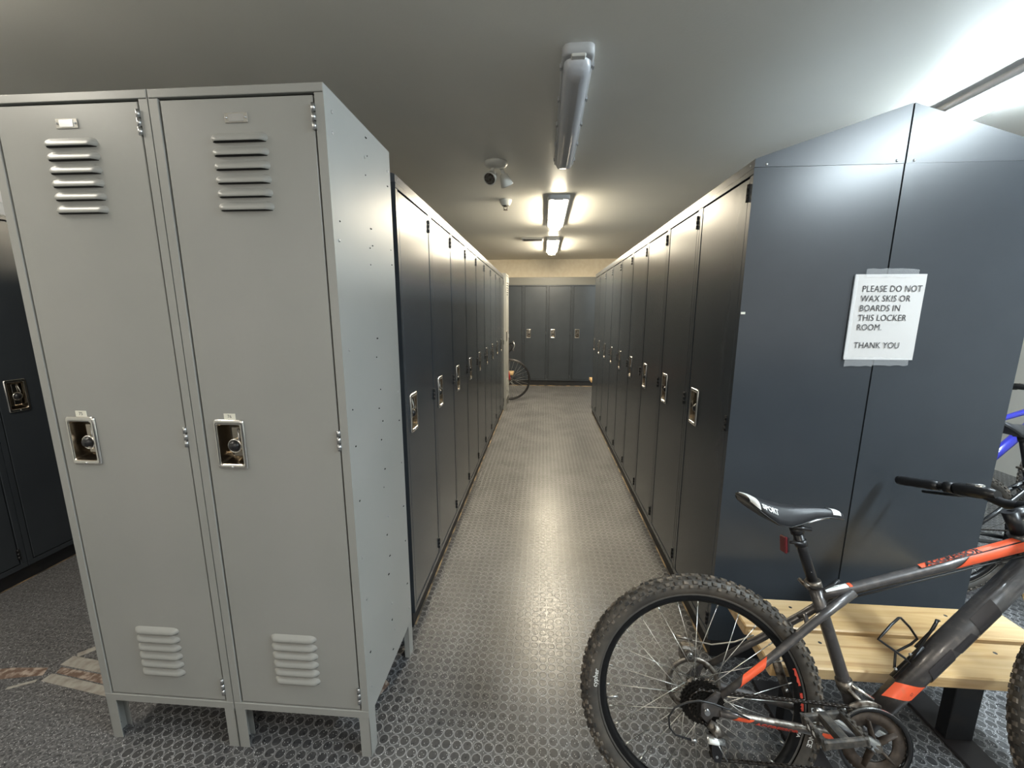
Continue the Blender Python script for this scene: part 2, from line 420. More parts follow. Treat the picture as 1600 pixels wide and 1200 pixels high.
def make_locker(W, D, z0, z1, key, name, louvers=False, legs=False, hz=1.06, sticker=None, plate=False, rivets=False, lib=None):
    """front on local y = 0 looking to -y, x from 0 to W; origin on the floor at the front left foot"""
    root = empty(name, (0, 0, 0))
    sw = .024; rt = .020 if legs else .020; rb = .026
    g = .0048
    mb = MB().m(key)
    # shell
    mb.box(0, .0015, 0, D, z0, z1); mb.box(W-.0015, W, 0, D, z0, z1)
    mb.box(.0015, W-.0015, D-.0015, D, z0, z1)
    mb.box(.0015, W-.0015, .018, D-.0015, z1-.0015, z1); mb.box(.0015, W-.0015, .018, D-.0015, z0, z0+.0015)
    if legs: mb.box(.006, W-.006, .022, D-.004, z0+.05, z0+.052)
    # face frame
    mb.box(.0004, sw, 0, .018, z0+rb, z1-rt-.001, .0012); mb.box(W-sw, W-.0004, 0, .018, z0+rb, z1-rt-.001, .0012)
    mb.box(.0004, W-.0004, -.0006, .018, z1-rt, z1, .0012)
    mb.box(.0004, W-.0004, -.0006, .018, z0, z0+rb, .0012)
    mb.m('hole_shade')
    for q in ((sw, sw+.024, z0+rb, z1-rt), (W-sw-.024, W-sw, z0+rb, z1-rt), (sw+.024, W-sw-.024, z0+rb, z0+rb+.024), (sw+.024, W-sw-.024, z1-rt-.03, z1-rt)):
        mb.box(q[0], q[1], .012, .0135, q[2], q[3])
           # black strips behind the door gap, interior shade put into the colour
    if rivets:
        rnd = random.Random(3)
        for zz in (z1-.05, z1-.10, 1.67, 1.62, 1.33, 1.16, 1.05, .88, .70, .55, .36, .24):
            for yy, dz in ((.035, 0), (.22, -.04), (.24, .02), (D-.03, -.02)):
                mb.m('steel' if rnd.random() < .4 else 'hole_shade')
                if mb.keys[mb.cur] == 'steel': mb.sphere((W+.0006, yy+rnd.uniform(-.008, .008), zz+dz), (.0018, .0042, .0042), 8)
                else: mb.cyl((W-.001, yy+rnd.uniform(-.008, .008), zz+dz), (W+.0006, yy+.001, zz+dz), .0022, 8)
    mb.build('body', root)
    if legs:
        for lx, ly in ((0, 0), (W-.034, 0), (0, D-.03), (W-.034, D-.03)):
            lg = MB().m(key)
            ox = 0 if lx == 0 else W
            sgn = 1 if lx == 0 else -1
            fy = 0 if ly == 0 else D
            sy = 1 if ly == 0 else -1
            a, b_ = sorted((ox, ox+sgn*.034)); lg.box(a+.0002, b_, *sorted((fy, fy+sy*.0022)), 0, z0+.001)
            a, b_ = sorted((ox, ox+sgn*.0022)); lg.box(a+.0002*(sgn > 0), b_, *sorted((fy, fy+sy*.045)), 0, z0+.001)
            a, b_ = sorted((ox, ox+sgn*.020)); lg.box(a+.0002*(sgn > 0), b_, *sorted((fy+sy*.043, fy+sy*.045)), 0, z0+.001)
            lg.m('hole_shade').sphere((ox+sgn*.0028, fy+sy*.024, .03), (.0015, .003, .003), 6)
            lg.build('leg', root)
    # door with a cut-out for the pull
    dx0, dx1, dz0, dz1 = sw+g, W-sw-g, z0+rb+g, z1-rt-.006
    dw = dx1-dx0; hx = .030; hw, hh = .09, (.172 if key == 'navy' else .148)
    mb = MB().m(key)
    xs = [0, .0015, hx+.004, hx+hw-.004, dw-.0015, dw]
    zs = [dz0, dz0+.0015, hz-hh/2+.004, hz+hh/2-.004, dz1-.0015, dz1]
    yf = .0015
    G = [[mb.v((x, yf if (0 < i < 5 and 0 < j < 5) else yf+.0015, z)) for j, z in enumerate(zs)] for i, x in enumerate(xs)]
    for i in range(5):
        for j in range(5):
            if i == 2 and j == 2: continue
            mb.face([G[i][j], G[i+1][j], G[i+1][j+1], G[i][j+1]])
    B = [[mb.v((x, .011, z)) for z in (dz0, dz1)] for x in (0, dw)]
    edge = lambda L, q: mb.face(L+q)
    mb.face([G[0][j] for j in range(6)]+[B[0][1], B[0][0]]); mb.face([G[5][j] for j in range(6)]+[B[1][1], B[1][0]])
    mb.face([G[i][0] for i in range(6)]+[B[1][0], B[0][0]]); mb.face([G[i][5] for i in range(6)]+[B[1][1], B[0][1]])
    if louvers:
        for k in range(6):
            for zt in (z1-.105-k*.0325, z0+.292-k*.0305):
                m0 = len(mb.bm.verts)
                louver(mb, dw/2-.075, dw/2+.075, zt)
                mb.bm.verts.ensure_lookup_table()
                for v in mb.bm.verts[m0:]: v.co.y += yf
    door = mb.build('door', root, loc=(dx0, 0, 0), recalc=False)
    cup_handle(door, hx, hz, hw, hh)
    for hz_ in (z1-.075, (z0+z1)/2+.015, z0+.085):
        h_ = MB().m('black' if key == 'navy' else 'steel')
        for q in (-.021, -.0005, .020): h_.tube([(dw+.0015, -.0015, hz_+q-.009), (dw+.0015, -.0015, hz_+q+.009)], .0052, 8)
        h_.box(dw-.006, dw+.001, -.0006, .004, hz_-.027, hz_+.027)
        h_.build('hinge', door)
    if plate:
        p = MB().m('chrome').box(dw/2-.031, dw/2+.029, -.001, .0015, z1-.083, z1-.060, .0008)
        p.m('steel').box(dw/2-.020, dw/2+.018, -.0022, -.0008, z1-.080, z1-.063)
        for sx in (-.026, .024): p.sphere((dw/2+sx, -.0015, z1-.0715), .0028, 8)
        p.build('number_plate', door)
    if sticker:
        st = MB().m('sticker').box(hx+.033, hx+.067, .0002, .0012, hz+hh/2-.001, hz+hh/2+.017)
        s_ = st.build('number_sticker', door)
        text_obj('sticker_number', sticker, .013, lambda u, v: (hx+.050+u, -.0002, hz+hh/2+.0045+v), 'ink', door, 'CENTER')
    return root

# --- the two grey lockers with louvres
GA = math.radians(.36); GW, GD = .4565, .43
gl_loc = [Vector((-.5353-2*GW*math.cos(GA), 1.0396-2*GW*math.sin(GA), 0)), Vector((-.5353-GW*math.cos(GA), 1.0396-GW*math.sin(GA), 0))]
for i, (num, lab) in enumerate((('75', 'grey louvred metal locker on legs, left one of the near pair, beside the left aisle'),
                                ('76', 'grey louvred metal locker on legs at the aisle corner, its riveted side showing'))):
    r = make_locker(GW-.0032, GD, .150, 1.98, 'grey', 'locker', True, True, 1.06, num, True, i == 1)
    r.location = gl_loc[i]; r.rotation_euler = (0, 0, GA)
    tag(r, lab, 'locker', 'grey louvred lockers')

# --- dark lockers
DW, DD, DZ0, DZ1 = .4676, .475, .077, 1.92
proto = make_locker(DW-.0030, DD, DZ0, DZ1, 'navy', 'locker', hz=1.0)
used = [False]
def dark(loc, rz, label, group):
    r = proto if not used[0] else copy_tree(proto)
    used[0] = True
    r.location = loc; r.rotation_euler = (0, 0, rz)
    tag(r, label, 'locker', group); return r
ordn = ['nearest', 'second', 'third', 'fourth', 'fifth', 'sixth', 'seventh', 'eighth', 'ninth']
# right row faces -x: local x runs to -y
RX, RY = .709, 1.529
for k in range(9):
    lab = 'tall navy locker in the right aisle row, %s from the camera' % ordn[k]
    if k == 0: lab = 'navy locker nearest the camera in the right aisle row, side panel facing the bike'
    if k == 8: lab = 'tall navy locker at the far end of the right aisle row'
    dark((RX, RY+(k+1)*DW-.0006, 0), -PI/2, lab, 'navy lockers along the right of the aisle')
for k in range(3):   # back to back behind them
    lab = ['navy locker whose end panel is right of the white notice, beside the blue bicycle', 'navy locker on the far side of the right block, second from its end', 'navy locker on the far side of the right block, third from its end'][k]
    dark((RX+2*DD+.004, RY+k*DW+.0006, 0), PI/2, lab, 'navy lockers on the far side of the right block')
LX, LY = -.566, 1.5835
for k in range(9):
    lab = 'tall navy locker in the left aisle row, %s behind the grey lockers' % ordn[k]
    if k == 0: lab = 'navy locker right behind the grey lockers, first of the left aisle row'
    if k == 8: lab = 'tall navy locker in the left aisle row next to the far louvred locker'
    dark((LX, LY+k*DW+.0006, 0), PI/2, lab, 'navy lockers along the left of the aisle')
for k in range(3):
    dark((LX-2*DD-.004, LY+(k+1)*DW-.0006, 0), -PI/2, 'navy locker hidden behind the two grey lockers, facing the left aisle', 'navy lockers hidden behind the grey pair')
# row by the left wall
for k in range(-1, 4):
    y = 1.765+k*DW
    lab = {-1: 'navy locker by the left wall cut by the picture edge', 0: 'navy locker by the left wall, chrome pull beside the picture edge'}.get(k, 'navy locker by the left wall hidden behind the grey lockers')
    dark((-2.77, y+.0006, 0), PI/2, lab, 'navy lockers against the left wall')
# far row
FX, FY = -.388, 7.866
for k in range(-3, 5):
    lab = {-1: 'navy locker on the far wall behind the road bike wheel', 0: 'navy locker on the far wall, left of the middle one', 1: 'navy locker in the middle of the far wall',
           2: 'navy locker on the far wall, rightmost with its pull in view'}.get(k, 'navy locker on the far wall hidden behind the %s aisle row' % ('left' if k < 0 else 'right'))
    dark((FX+k*DW+.0006, FY, .03), 0, lab, 'navy lockers along the far wall')
# louvred light grey locker ending the left row
r = make_locker(.4565, .45, .150, 1.98, 'grey', 'locker', True, True, 1.09)
r.location = (-.535, LY+9*DW+.004, 0); r.rotation_euler = (0, 0, PI/2)
tag(r, 'pale louvred locker at the far end of the left row, seen edge on', 'locker')

# --- plinths, sloped tops, edge beads
def plinth(name, x0, x1, y0, y1, h, label):
    o = MB().m('base').box(x0, x1, y0, y1, 0, h-.001).build(name); tag(o, label, 'plinth')
plinth('locker_plinth', RX+.012, RX+2*DD-.012, RY+.004, RY+9*DW-.004, DZ0, 'black plinth under the right block of navy lockers')
plinth('locker_plinth', LX-2*DD+.012, LX-.012, LY+.004, LY+9*DW-.004, DZ0, 'black plinth under the left row of navy lockers')
plinth('locker_plinth', -2.77-DD+.004, -2.77-.012, 1.30, 1.765+4*DW, DZ0, 'black plinth under the lockers by the left wall')
plinth('locker_plinth', FX-3*DW, FX+5*DW, FY+.016, FY+DD-.004, DZ0+.03, 'dark plinth under the navy lockers on the far wall')
def slope(side_x, sgn, y0, y1, label, ridge=2.102, lip=1.947):
    a = side_x; d = side_x+sgn*(DD-.0008)
    mb = MB().m('navy_edge').prism([(a, DZ1+.0004), (a, lip), (d, ridge), (d, DZ1+.0004)], 'y', y0, y1)
    mb.m('steel')
    for yy in (y0,):
        for xx in (a+sgn*.038, d-sgn*.024):
            mb.sphere((xx, y0-.0005, DZ1+.009), (.0045, .002, .0045), 8)
    mb.m('steel').sphere((a-sgn*.0002, y0+.03, DZ1+.014), (.0015, .004, .004), 8)
    o = mb.build('sloped_top'); tag(o, label, 'locker top', 'sloped tops over the navy lockers')
for k in range(3):
    nm = ['first section from the camera', 'middle section', 'far section'][k]
    y0, y1 = RY+3*k*DW+.0005, RY+3*(k+1)*DW-.0015
    slope(RX, 1, y0, y1, 'navy sloped metal top over the right aisle row, '+nm)
    y0, y1 = LY+3*k*DW+.0005, LY+3*(k+1)*DW-.0015
    slope(LX, -1, y0, y1, 'navy sloped metal top over the left aisle row, '+nm)
slope(RX+2*DD+.004, -1, RY+.0005, RY+3*DW-.0015, 'navy sloped metal top running down to the right, beside the ceiling lamp')
slope(LX-2*DD-.004, 1, LY+.0005, LY+3*DW-.0015, 'navy sloped metal top hidden behind the grey lockers')
def strct_box(name, key, *a): tag(MB().m(key).box(*a).build(name), kind='structure')
strct_box('trim_1', 'bead', LX-.012, LX-.005, LY+.02, LY+9*DW, 0, .003)
strct_box('trim_2', 'bead', RX+.005, RX+.012, RY+.02, RY+9*DW, 0, .003)
strct_box('trim_3', 'bead', -2.782, -2.777, 1.3, 3.6, 0, .003)
strct_box('trim_4', 'bead', FX-3*DW, FX+5*DW, FY-.004, FY+.016, 0, .008)
# panel closing the gap over the far lockers
fb = MB().m('fascia').box(FX-3*DW, FX+5*DW, FY-.004, FY+.012, DZ1+.031, 2.085).m('fascia').box(FX-3*DW, FX+5*DW, FY-.008, FY+DD, 2.0855, 2.092)
tag(fb.build('fascia_board'), 'dull grey board capping the navy lockers on the far wall', 'board')

# ------------------------------------------------------------------ notice
def notice():
    root = empty('paper_notice', (1.197, RY-.001, 1.27), label='white notice about waxing skis taped on the navy end panel', cat='notice')
    mb = MB().m('paper')
    nx, nz = 8, 10; rnd = random.Random(5)
    G = [[mb.v((-.1155+.231*i/nx-.001*(1-j/nz), -.0016-.0022*rnd.random()*(.3 if i in (0, nx) or j in (0, nz) else 1), -.002+.297*j/nz)) for j in range(nz+1)] for i in range(nx+1)]
    for i in range(nx):
        for j in range(nz): mb.face([G[i][j], G[i+1][j], G[i+1][j+1], G[i][j+1]], True)
    # backing so the sheet has thickness
    q = [mb.v((x, -.0006, z)) for x, z in ((-.1155, -.002), (.1155, -.002), (.1155, .295), (-.1155, .295))]; mb.face(q)
    mb.build('sheet', root, recalc=False)
    lines = ['PLEASE DO NOT', 'WAX SKIS OR', 'BOARDS IN', 'THIS LOCKER', 'ROOM.', None, 'THANK YOU']
    for k, t in enumerate(lines):
        if not t: continue
        z = .2355-k*.0332+(.003 if k == 6 else 0)
        text_obj('lettering', t, .0305, lambda u, v, z=z: (-.090+u, -.0046, z+v), 'ink', root, width=.83, spacing=1.04)
    for x0, x1, z0, z1 in ((-.085, .085, .285, .312), (-.115, -.02, -.026, .006), (-.02, .10, -.022, .004), (-.122, -.108, 0, .29)):
        t_ = MB().m('tape'); n = 8; rnd = random.Random(int(x0*1000))
        top = [t_.v((x0+(x1-x0)*i/n, -.0052-.001*rnd.random(), z1+rnd.uniform(-.003, .003))) for i in range(n+1)]
        bot = [t_.v((x0+(x1-x0)*i/n, -.0050-.001*rnd.random(), z0+rnd.uniform(-.003, .003))) for i in range(n+1)]
        for i in range(n): t_.face([bot[i], bot[i+1], top[i+1], top[i]], True)
        t_.build('clear_tape', root)
notice()
o = MB().m('tape').m('sticker').box(RX+.001, RX+.016, RY-.0015, RY-.0004, 1.428, 1.436).build('tape_scrap')
o.rotation_euler = (0, 0, 0); tag(o, 'tiny scrap of tape at the corner of the navy end panel', 'tape')

# ------------------------------------------------------------------ ceiling things
def lamp(x, y0, y1, lit, label, base_w=.13):
    if lit: base_w = .20
    yc = (y0+y1)/2; L = (y1-y0)/2
    root = empty('ceiling_light', (x, yc, CZ), label=label, cat='ceiling light', group='long sealed ceiling lights')
    h = .035
    mb = MB().m('lamp_body')
    def outline(w, l, z, r):
        P = []
        for cx, cy, a0 in ((w-r, l-r, 0), (-w+r, l-r, 90), (-w+r, -l+r, 180), (w-r, -l+r, 270)):
            for k in range(5):
                a = math.radians(a0+90*k/4); P.append((cx+r*math.cos(a), cy+r*math.sin(a), z))
        return P
    def skin(mb, rings, smooth=True, cap=True):
        pv = None
        for P in rings:
            V = [mb.v(p) for p in P]
            if pv:
                for i in range(len(V)): mb.face([pv[i], pv[(i+1) % len(V)], V[(i+1) % len(V)], V[i]], smooth)
            pv = V
        if cap: mb.face(pv)
    bw = base_w/2
    skin(mb, [outline(bw, L, -.0005, .03), outline(bw, L, -h, .03), outline(bw*.86, L-.01, -h-.003, .03)])
    for s in (-1, 1):
        for k in range(0 if lit else 5): mb.box(*sorted((s*bw*.98, s*(bw+.006))), -L+.1+k*(2*L-.2)/4-.012, -L+.1+k*(2*L-.2)/4+.012, -h-.006, -h+.012)
    mb.m('white_plastic').box(-bw*.45, bw*.45, -L+.004, -L+.045, -h-.010, -h+.004, .004)
    mb.build('housing', root)
    key = {'back': 'lens_back', 'cool': 'lens_cool', 'warm': 'lens_warm', None: 'lens_off'}[lit]
    lf = .62 if lit else .86
    ln = MB().m(key)
    skin(ln, [outline(bw*lf, L-.03, -h-.003, .04), outline(bw*lf*.98, L-.035, -h-.022, .04), outline(bw*lf*.84, L-.05, -h-.040, .035), outline(bw*lf*.52, L-.08, -h-.048, .02), outline(bw*lf*.2, L-.12, -h-.050, .004)])
    ln.build('lens', root)
    if not lit:
        t = MB().m('tray').box(-bw*.75, bw*.75, -L+.07, L-.07, -h-.008, -h-.004)
        t.build('reflector_tray', root)
        for s in (-1, 1):
            MB().m('tube_off').tube([(s*.022, -L+.09, -h-.026), (s*.022, L-.09, -h-.026)], .012, 10).build('fluorescent_tube', root)
    return root
lamp(.125, 1.80, 3.05, None, 'long unlit ceiling light with a clear lens, nearest over the aisle')
lamp(.125, 3.88, 5.13, 'warm', 'long lit ceiling light over the middle of the aisle', .17)
lamp(.125, 5.96, 7.21, 'warm', 'long lit ceiling light at the far end of the aisle', .17)
lamp(2.12, 1.30, 2.55, 'cool', 'glaring ceiling light at the right above the sloped locker top')
lamp(2.12, -.45, .80, 'cool', 'lit ceiling light outside the picture, right behind the camera')
lamp(-2.05, .20, 1.30, 'back', 'lit ceiling light outside the picture, over the left aisle')
lamp(-.3, -1.9, -.65, 'back', 'lit ceiling light outside the picture, behind the camera')

def twin_head():
    root = empty('emergency_light', (-.350, 3.05, CZ), label='small white twin headed emergency light on the ceiling', cat='emergency light')
    mb = MB().m('white_plastic').lathe([(.0001, 0), (.082, 0), (.085, -.012), (.07, -.028), (.035, -.036), (.0001, -.038)], 28, axis='z')
    mb.build('base', root)
    for (cx, cy, dx, dy, dz) in ((-.035, .02, -.25, -.75, -.62), (.055, .11, .35, .35, -.86)):
        c = Vector((cx, cy, -.085)); d = Vector((dx, dy, dz)).normalized()
        h = MB().m('white_plastic')
        h.tube([(cx*.6, cy*.4, -.03), (cx*.9, cy*.9, -.055), c-d*.02], .013, 10)
        h.tube([c-d*.045, c-d*.035, c, c+d*.035, c+d*.042], [.018, .030, .038, .047, .047], 20, caps=True)
        hd = h.build('lamp_head', root)
        MB().m('dirty_metal').tube([c+d*.0425, c+d*.044], [.040, .039], 20).build('lamp_glass', hd)
twin_head()
root = empty('sprinkler', (-.372, 4.02, CZ), label='small ceiling sprinkler head between the emergency light and lit lamp', cat='sprinkler')
MB().m('white_plastic').lathe([(.0001, 0), (.058, 0), (.055, -.02), (.038, -.05), (.032, -.052)], 24, axis='z').build('escutcheon', root)
mb = MB().m('dirty_metal').lathe([(.0001, -.02), (.016, -.02), (.016, -.06), (.0001, -.06)], 12, axis='z')
mb.tube([(-.014, 0, -.055), (-.018, 0, -.075), (0, 0, -.088)], .003, 6).tube([(.014, 0, -.055), (.018, 0, -.075), (0, 0, -.088)], .003, 6)
mb.lathe([(.0001, -.088), (.022, -.088), (.022, -.090), (.0001, -.090)], 16, axis='z'); mb.build('sprinkler_head', root)
root = empty('ceiling_vent', (-.17, 6.08, CZ), label='narrow flat vent grille on the ceiling left of the far lamp', cat='vent')
mb = MB().m('lamp_body').box(-.155, .155, -.11, .11, -.014, -.0005, .003); mb.build('frame', root)
for k in range(5): MB().m('base').box(-.135, .135, -.085+k*.036, -.062+k*.036, -.0155, -.0142).build('slat', root)

# paper and letter over the lockers by the left wall
root = empty('wall_sign', (-2.768, 1.99, 1.925), label='corner of a white sign with a black letter at the left picture edge', cat='sign')
MB().m('paper').box(-.006, 0, -.20, .035, .062, .26).build('white_board', root)
MB().m('lamp_body').box(-.006, 0, -.20, .045, 0, .060).build('lower_board', root)
text_obj('lettering', 'F', .055, lambda u, v: (.0012, -.004+u, .012+v), 'ink', root, bold=.002)

# strips of old tape and stains on the floor
def strip(p, q, w_, key, name, label):
    p, q = Vector((*p, 0)), Vector((*q, 0)); c = (p+q)/2; d = (q-p); L = d.length/2
    o = MB().m(key).box(-L, L, -w_/2, w_/2, 0, .0012).build(name, loc=(c.x, c.y, .0003))
    o.rotation_euler = (0, 0, math.atan2(d.y, d.x)); tag(o, label, 'tape'); return o
strip((-1.950, 1.325), (-1.82, 1.470), .028, 'strip', 'tape_strip', 'short pale tape strip slanting away on the floor left of the grey lockers')
strip((-1.965, 1.300), (-1.60, 1.262), .045, 'strip', 'tape_strip', 'pale tape strip pointing at the foot of the left grey locker')
strip((-1.955, 1.222), (-1.60, 1.178), .034, 'strip', 'tape_strip', 'lower pale tape strip parallel to the rusty seam')
strip((-2.05, 1.165), (-1.975, 1.205), .012, 'strip', 'tape_strip', 'thin cream sliver of tape nearest the picture corner')
def stain(pts, label):
    mb = MB().m('rust'); V = [mb.v((x, y, .0011)) for x, y in pts]; W_ = [mb.v((x, y, .0003)) for x, y in pts]; mb.face(V)
    for i in range(len(V)): mb.face([V[i], V[(i+1) % len(V)], W_[(i+1) % len(V)], W_[i]])
    tag(mb.build('floor_stain'), label, 'stain')
stain([(-2.35, 1.20), (-2.15, 1.25), (-2.0, 1.262), (-1.98, 1.228), (-2.1, 1.205), (-2.3, 1.16)], 'rusty torn seam on the floor at the left picture edge')
stain([(-1.95, 1.268), (-1.60, 1.236), (-1.60, 1.200), (-1.94, 1.243)], 'rusty gap between the pale tape strips')
stain([(-.78, 1.16), (-.62, 1.20), (-.58, 1.30), (-.66, 1.36), (-.76, 1.30)], 'brown patch on the floor under the right grey locker')

# ------------------------------------------------------------------ benches
def make_bench(loc, label, x0=0., L=.93, y1=.30, zt=.385):
    root = empty('bench', (loc[0], loc[1], 0), label=label, cat='bench', group='pine plank benches')
    for a, b_ in ((0, .142), (.158, .30)):
        pl = MB().m('wood').box(0, L, a, b_, zt-.040, zt, .004).build('plank', root)
        for xx in (.205, L-.205):
            for yy in ((a+b_)/2-.03, (a+b_)/2+.03):
                MB().m('dark_metal').lathe([(.0001, zt+.0004), (.0048, zt+.0004), (.0058, zt-.0002)], 12, (xx, yy, 0), 'z').build('screw', pl)
    for xx in (.19, L-.21):
        p = MB().m('base').box(xx-.042, xx+.042, .135, .175, .012, zt-.046, .002)
        p.box(xx-.045, xx+.045, .03, .27, zt-.046, zt-.0405)
        pd = p.build('pedestal', root)
        f = MB().m('frame_patch').box(xx-.05, xx+.05, -.12, .32, 0, .012, .003)
        f.m('hole_shade').sphere((xx, -.06, .0125), (.012, .014, .002), 10); f.build('foot_plate', pd)
    return root
bench = make_bench((.70, 1.100), 'pine plank bench in front of the navy end panel, behind the grey bike')
b2 = copy_tree(bench); b2.location = (.765, 6.30, 0); b2['label'] = 'pine bench whose end peeks past the right aisle row at the far end'
b3 = copy_tree(bench); b3.location = (-1.45, 6.95, 0); b3['label'] = 'pine bench behind the road bike, beyond the left aisle row'

# ------------------------------------------------------------------ bicycles
RR = .341
def arc(c, r, a0, a1, n, plane='xz', y=0.):
    P = []
    for i in range(n+1):
        a = math.radians(a0+(a1-a0)*i/n); P.append(Vector((c[0]+r*math.cos(a), y, c[1]+r*math.sin(a))))
    return P
def wheel(parent, M_, tw=.028, knobs=True, rear=True, name='wheel', simple=False, decals=False, disc=True):
    ro = RR; ri = RR-2*tw*.92
    prof = []
    n = 14
    rc = RR-tw
    for i in range(n+1):
        a = math.radians(-140+280*i/n); prof.append((rc+tw*math.cos(a), tw*math.sin(a)))
    kn = tw*.13 if knobs else 0
    W_ = MB().m('rim').lathe([(rc-tw*.62, -.011), (rc-tw*.9, -.0125), (rc-tw*1.25, -.0115), (rc-tw*1.55, -.004), (rc-tw*1.55, .004), (rc-tw*1.25, .0115), (rc-tw*.9, .0125), (rc-tw*.62, .011)], 72)
    wo = W_.build('wheel_rim' if 0 else name, parent, mat_=M_)
    # the object itself carries the rim; tyre, hub and spokes are its pieces
    t = MB().m('tyre_side' if knobs else 'black')
    pr = [(rc+(r_-rc)*(1-kn/tw), h*(1-kn/tw)) for r_, h in prof]
    t.lathe(pr, 84)
    if knobs:
        t.m('tyre'); N = 76
        for k in range(N):
            for (off, wd, ln) in ((-.0, .0048, .0062), (-.36, .0042, .0060), (.36, .0042, .0060), (-.70, .0050, .0075), (.70, .0050, .0075), (-.98, .0040, .0055), (.98, .0040, .0055)):
                a = 2*PI*(k+(.5 if .5 < abs(off) < .9 or off == 0 else 0))/N
                th = off*1.42; ca, sa = math.cos(th), math.sin(th)
                R0, R1 = tw-kn-.0005, tw+(.0004 if abs(off) < .5 else 0)
                vs = []
                for rr_ in (R0, R1):
                    sh = 1 if rr_ == R0 else .82
                    for (du, dv) in ((-1, -1), (1, -1), (1, 1), (-1, 1)):
                        r_ = rc+rr_*ca-sa*dv*wd*sh; h = rr_*sa+ca*dv*wd*sh; aa = a+du*ln*sh/RR
                        vs.append(t.v((r_*math.cos(aa), h, r_*math.sin(aa))))
                t.face([vs[4], vs[5], vs[6], vs[7]])
                for i in range(4): t.face([vs[i], vs[(i+1) % 4], vs[4+(i+1) % 4], vs[4+i]])
    tyre = t.build('tyre', wo)
    e = MB().m('rim_edge').lathe([(rc-tw*.68, -.0135), (rc-tw*.80, -.0145), (rc-tw*.88, -.0130)], 72)
    e.lathe([(rc-tw*.68, .0135), (rc-tw*.80, .0145), (rc-tw*.88, .0130)], 72).build('rim_edge', wo)
    hb = MB().m('dirty_metal').lathe([(.0001, -.062), (.009, -.062), (.010, -.045), (.011, -.034), (.026, -.033), (.026, -.029), (.013, -.024), (.012, .024), (.026, .029), (.026, .033), (.011, .036), (.009, .062), (.0001, .062)], 24)
    hb.build('hub', wo)
    ns = 28; rin = rc-tw*1.5
    sp = None
    for k in range(ns):
        side = -1 if k % 2 else 1; q = 1 if (k//2) % 2 else -1
        a = 2*PI*k/ns; ah = a+q*math.radians(62)
        p0 = Vector((.024*math.cos(ah), side*.031, .024*math.sin(ah))); p1 = Vector((rin*math.cos(a), side*.002, rin*math.sin(a)))
        d = p1-p0
        if sp is None:
            L0 = d.length
            sp = MB().m('spoke').tube([(0, 0, 0), (0, 0, L0-.014)], .00105, 5).tube([(0, 0, L0-.014), (0, 0, L0)], .0021, 6).build('spoke', wo); o = sp
        else: o = sp.copy(); COL.objects.link(o); o.parent = wo
        o.matrix_basis = Matrix.Translation(p0) @ d.to_track_quat('Z', 'Y').to_matrix().to_4x4()
    if disc:
        r_ = MB().m('dirty_metal').lathe([(.066, .040), (.080, .040), (.080, .0418), (.066, .0418)], 48, closed=True)
        for k in range(6):
            a = 2*PI*k/6; r_.tube([(.018*math.cos(a), .041, .018*math.sin(a)), (.068*math.cos(a+.5), .041, .068*math.sin(a+.5))], .0028, 6, flat=.4)
        r_.lathe([(.0125, .038), (.022, .038), (.022, .043), (.0125, .043)], 20, closed=True)
        r_.build('brake_rotor', wo)
    if rear:
        cs = MB()
        for k in range(7):
            R_ = .060-k*.0058; h = -.016-.0042*k-.018
            cs.m('cassette')
            T = 30-2*k; P = []
            for i in range(T*2):
                a = PI*i/T; q = R_+(.0022 if i % 2 else -.0022); P.append((q*math.cos(a), q*math.sin(a)))
            cs.prism(P, 'y', h-.0011, h+.0011)
        cs.cyl((0, -.062, 0), (0, -.03, 0), .014, 16); cs.build('cassette', wo)
    tr = MB().m('steel').cyl((rin+.0, 0, 0), (rin-.035, 0, 0), .0028, 8)
    v_ = tr.build('valve', wo); v_.rotation_euler = (0, math.radians(172), 0)
    if decals:
        for txt, ang, rad, size, key, sgn in (('cypher', 174, rc-tw*.34, .019, 'white', 1), ('ENDURANCE', -8, rc-tw*.34, .018, 'white', 1), ('ERFA', -14, rc-tw*1.12, .013, 'white', -1)):
            side_y = -(tw-kn+.0002) if sgn == 1 else -.0128
            def fn(u, v, ang=ang, rad=rad, side_y=side_y, size=size):
                # reads along the rim, tops of the letters towards the hub
                a = math.radians(ang)+ (-u)/rad
                r2 = rad+(v-size*.35)
                return (r2*math.cos(a), side_y-.0006, r2*math.sin(a))
            text_obj('lettering', txt, size, fn, key, wo, 'CENTER', bold=.0003)
        for a0, a1 in ((-2, 3), (5, 8), (12, 22)):
            d = MB().m('red_decal'); pv = None
            for i in range(9):
                a = math.radians(a0+(a1-a0)*i/8); R1, R2 = rc-tw*.98, rc-tw*1.2+.002*math.sin(i*2.1)
                cur = [d.v((R1*math.cos(a), -.0132, R1*math.sin(a))), d.v((R2*math.cos(a), -.0128, R2*math.sin(a)))]
                if pv: d.face([pv[0], cur[0], cur[1], pv[1]])
                pv = cur
            d.build('rim_decal', wo)
    return wo

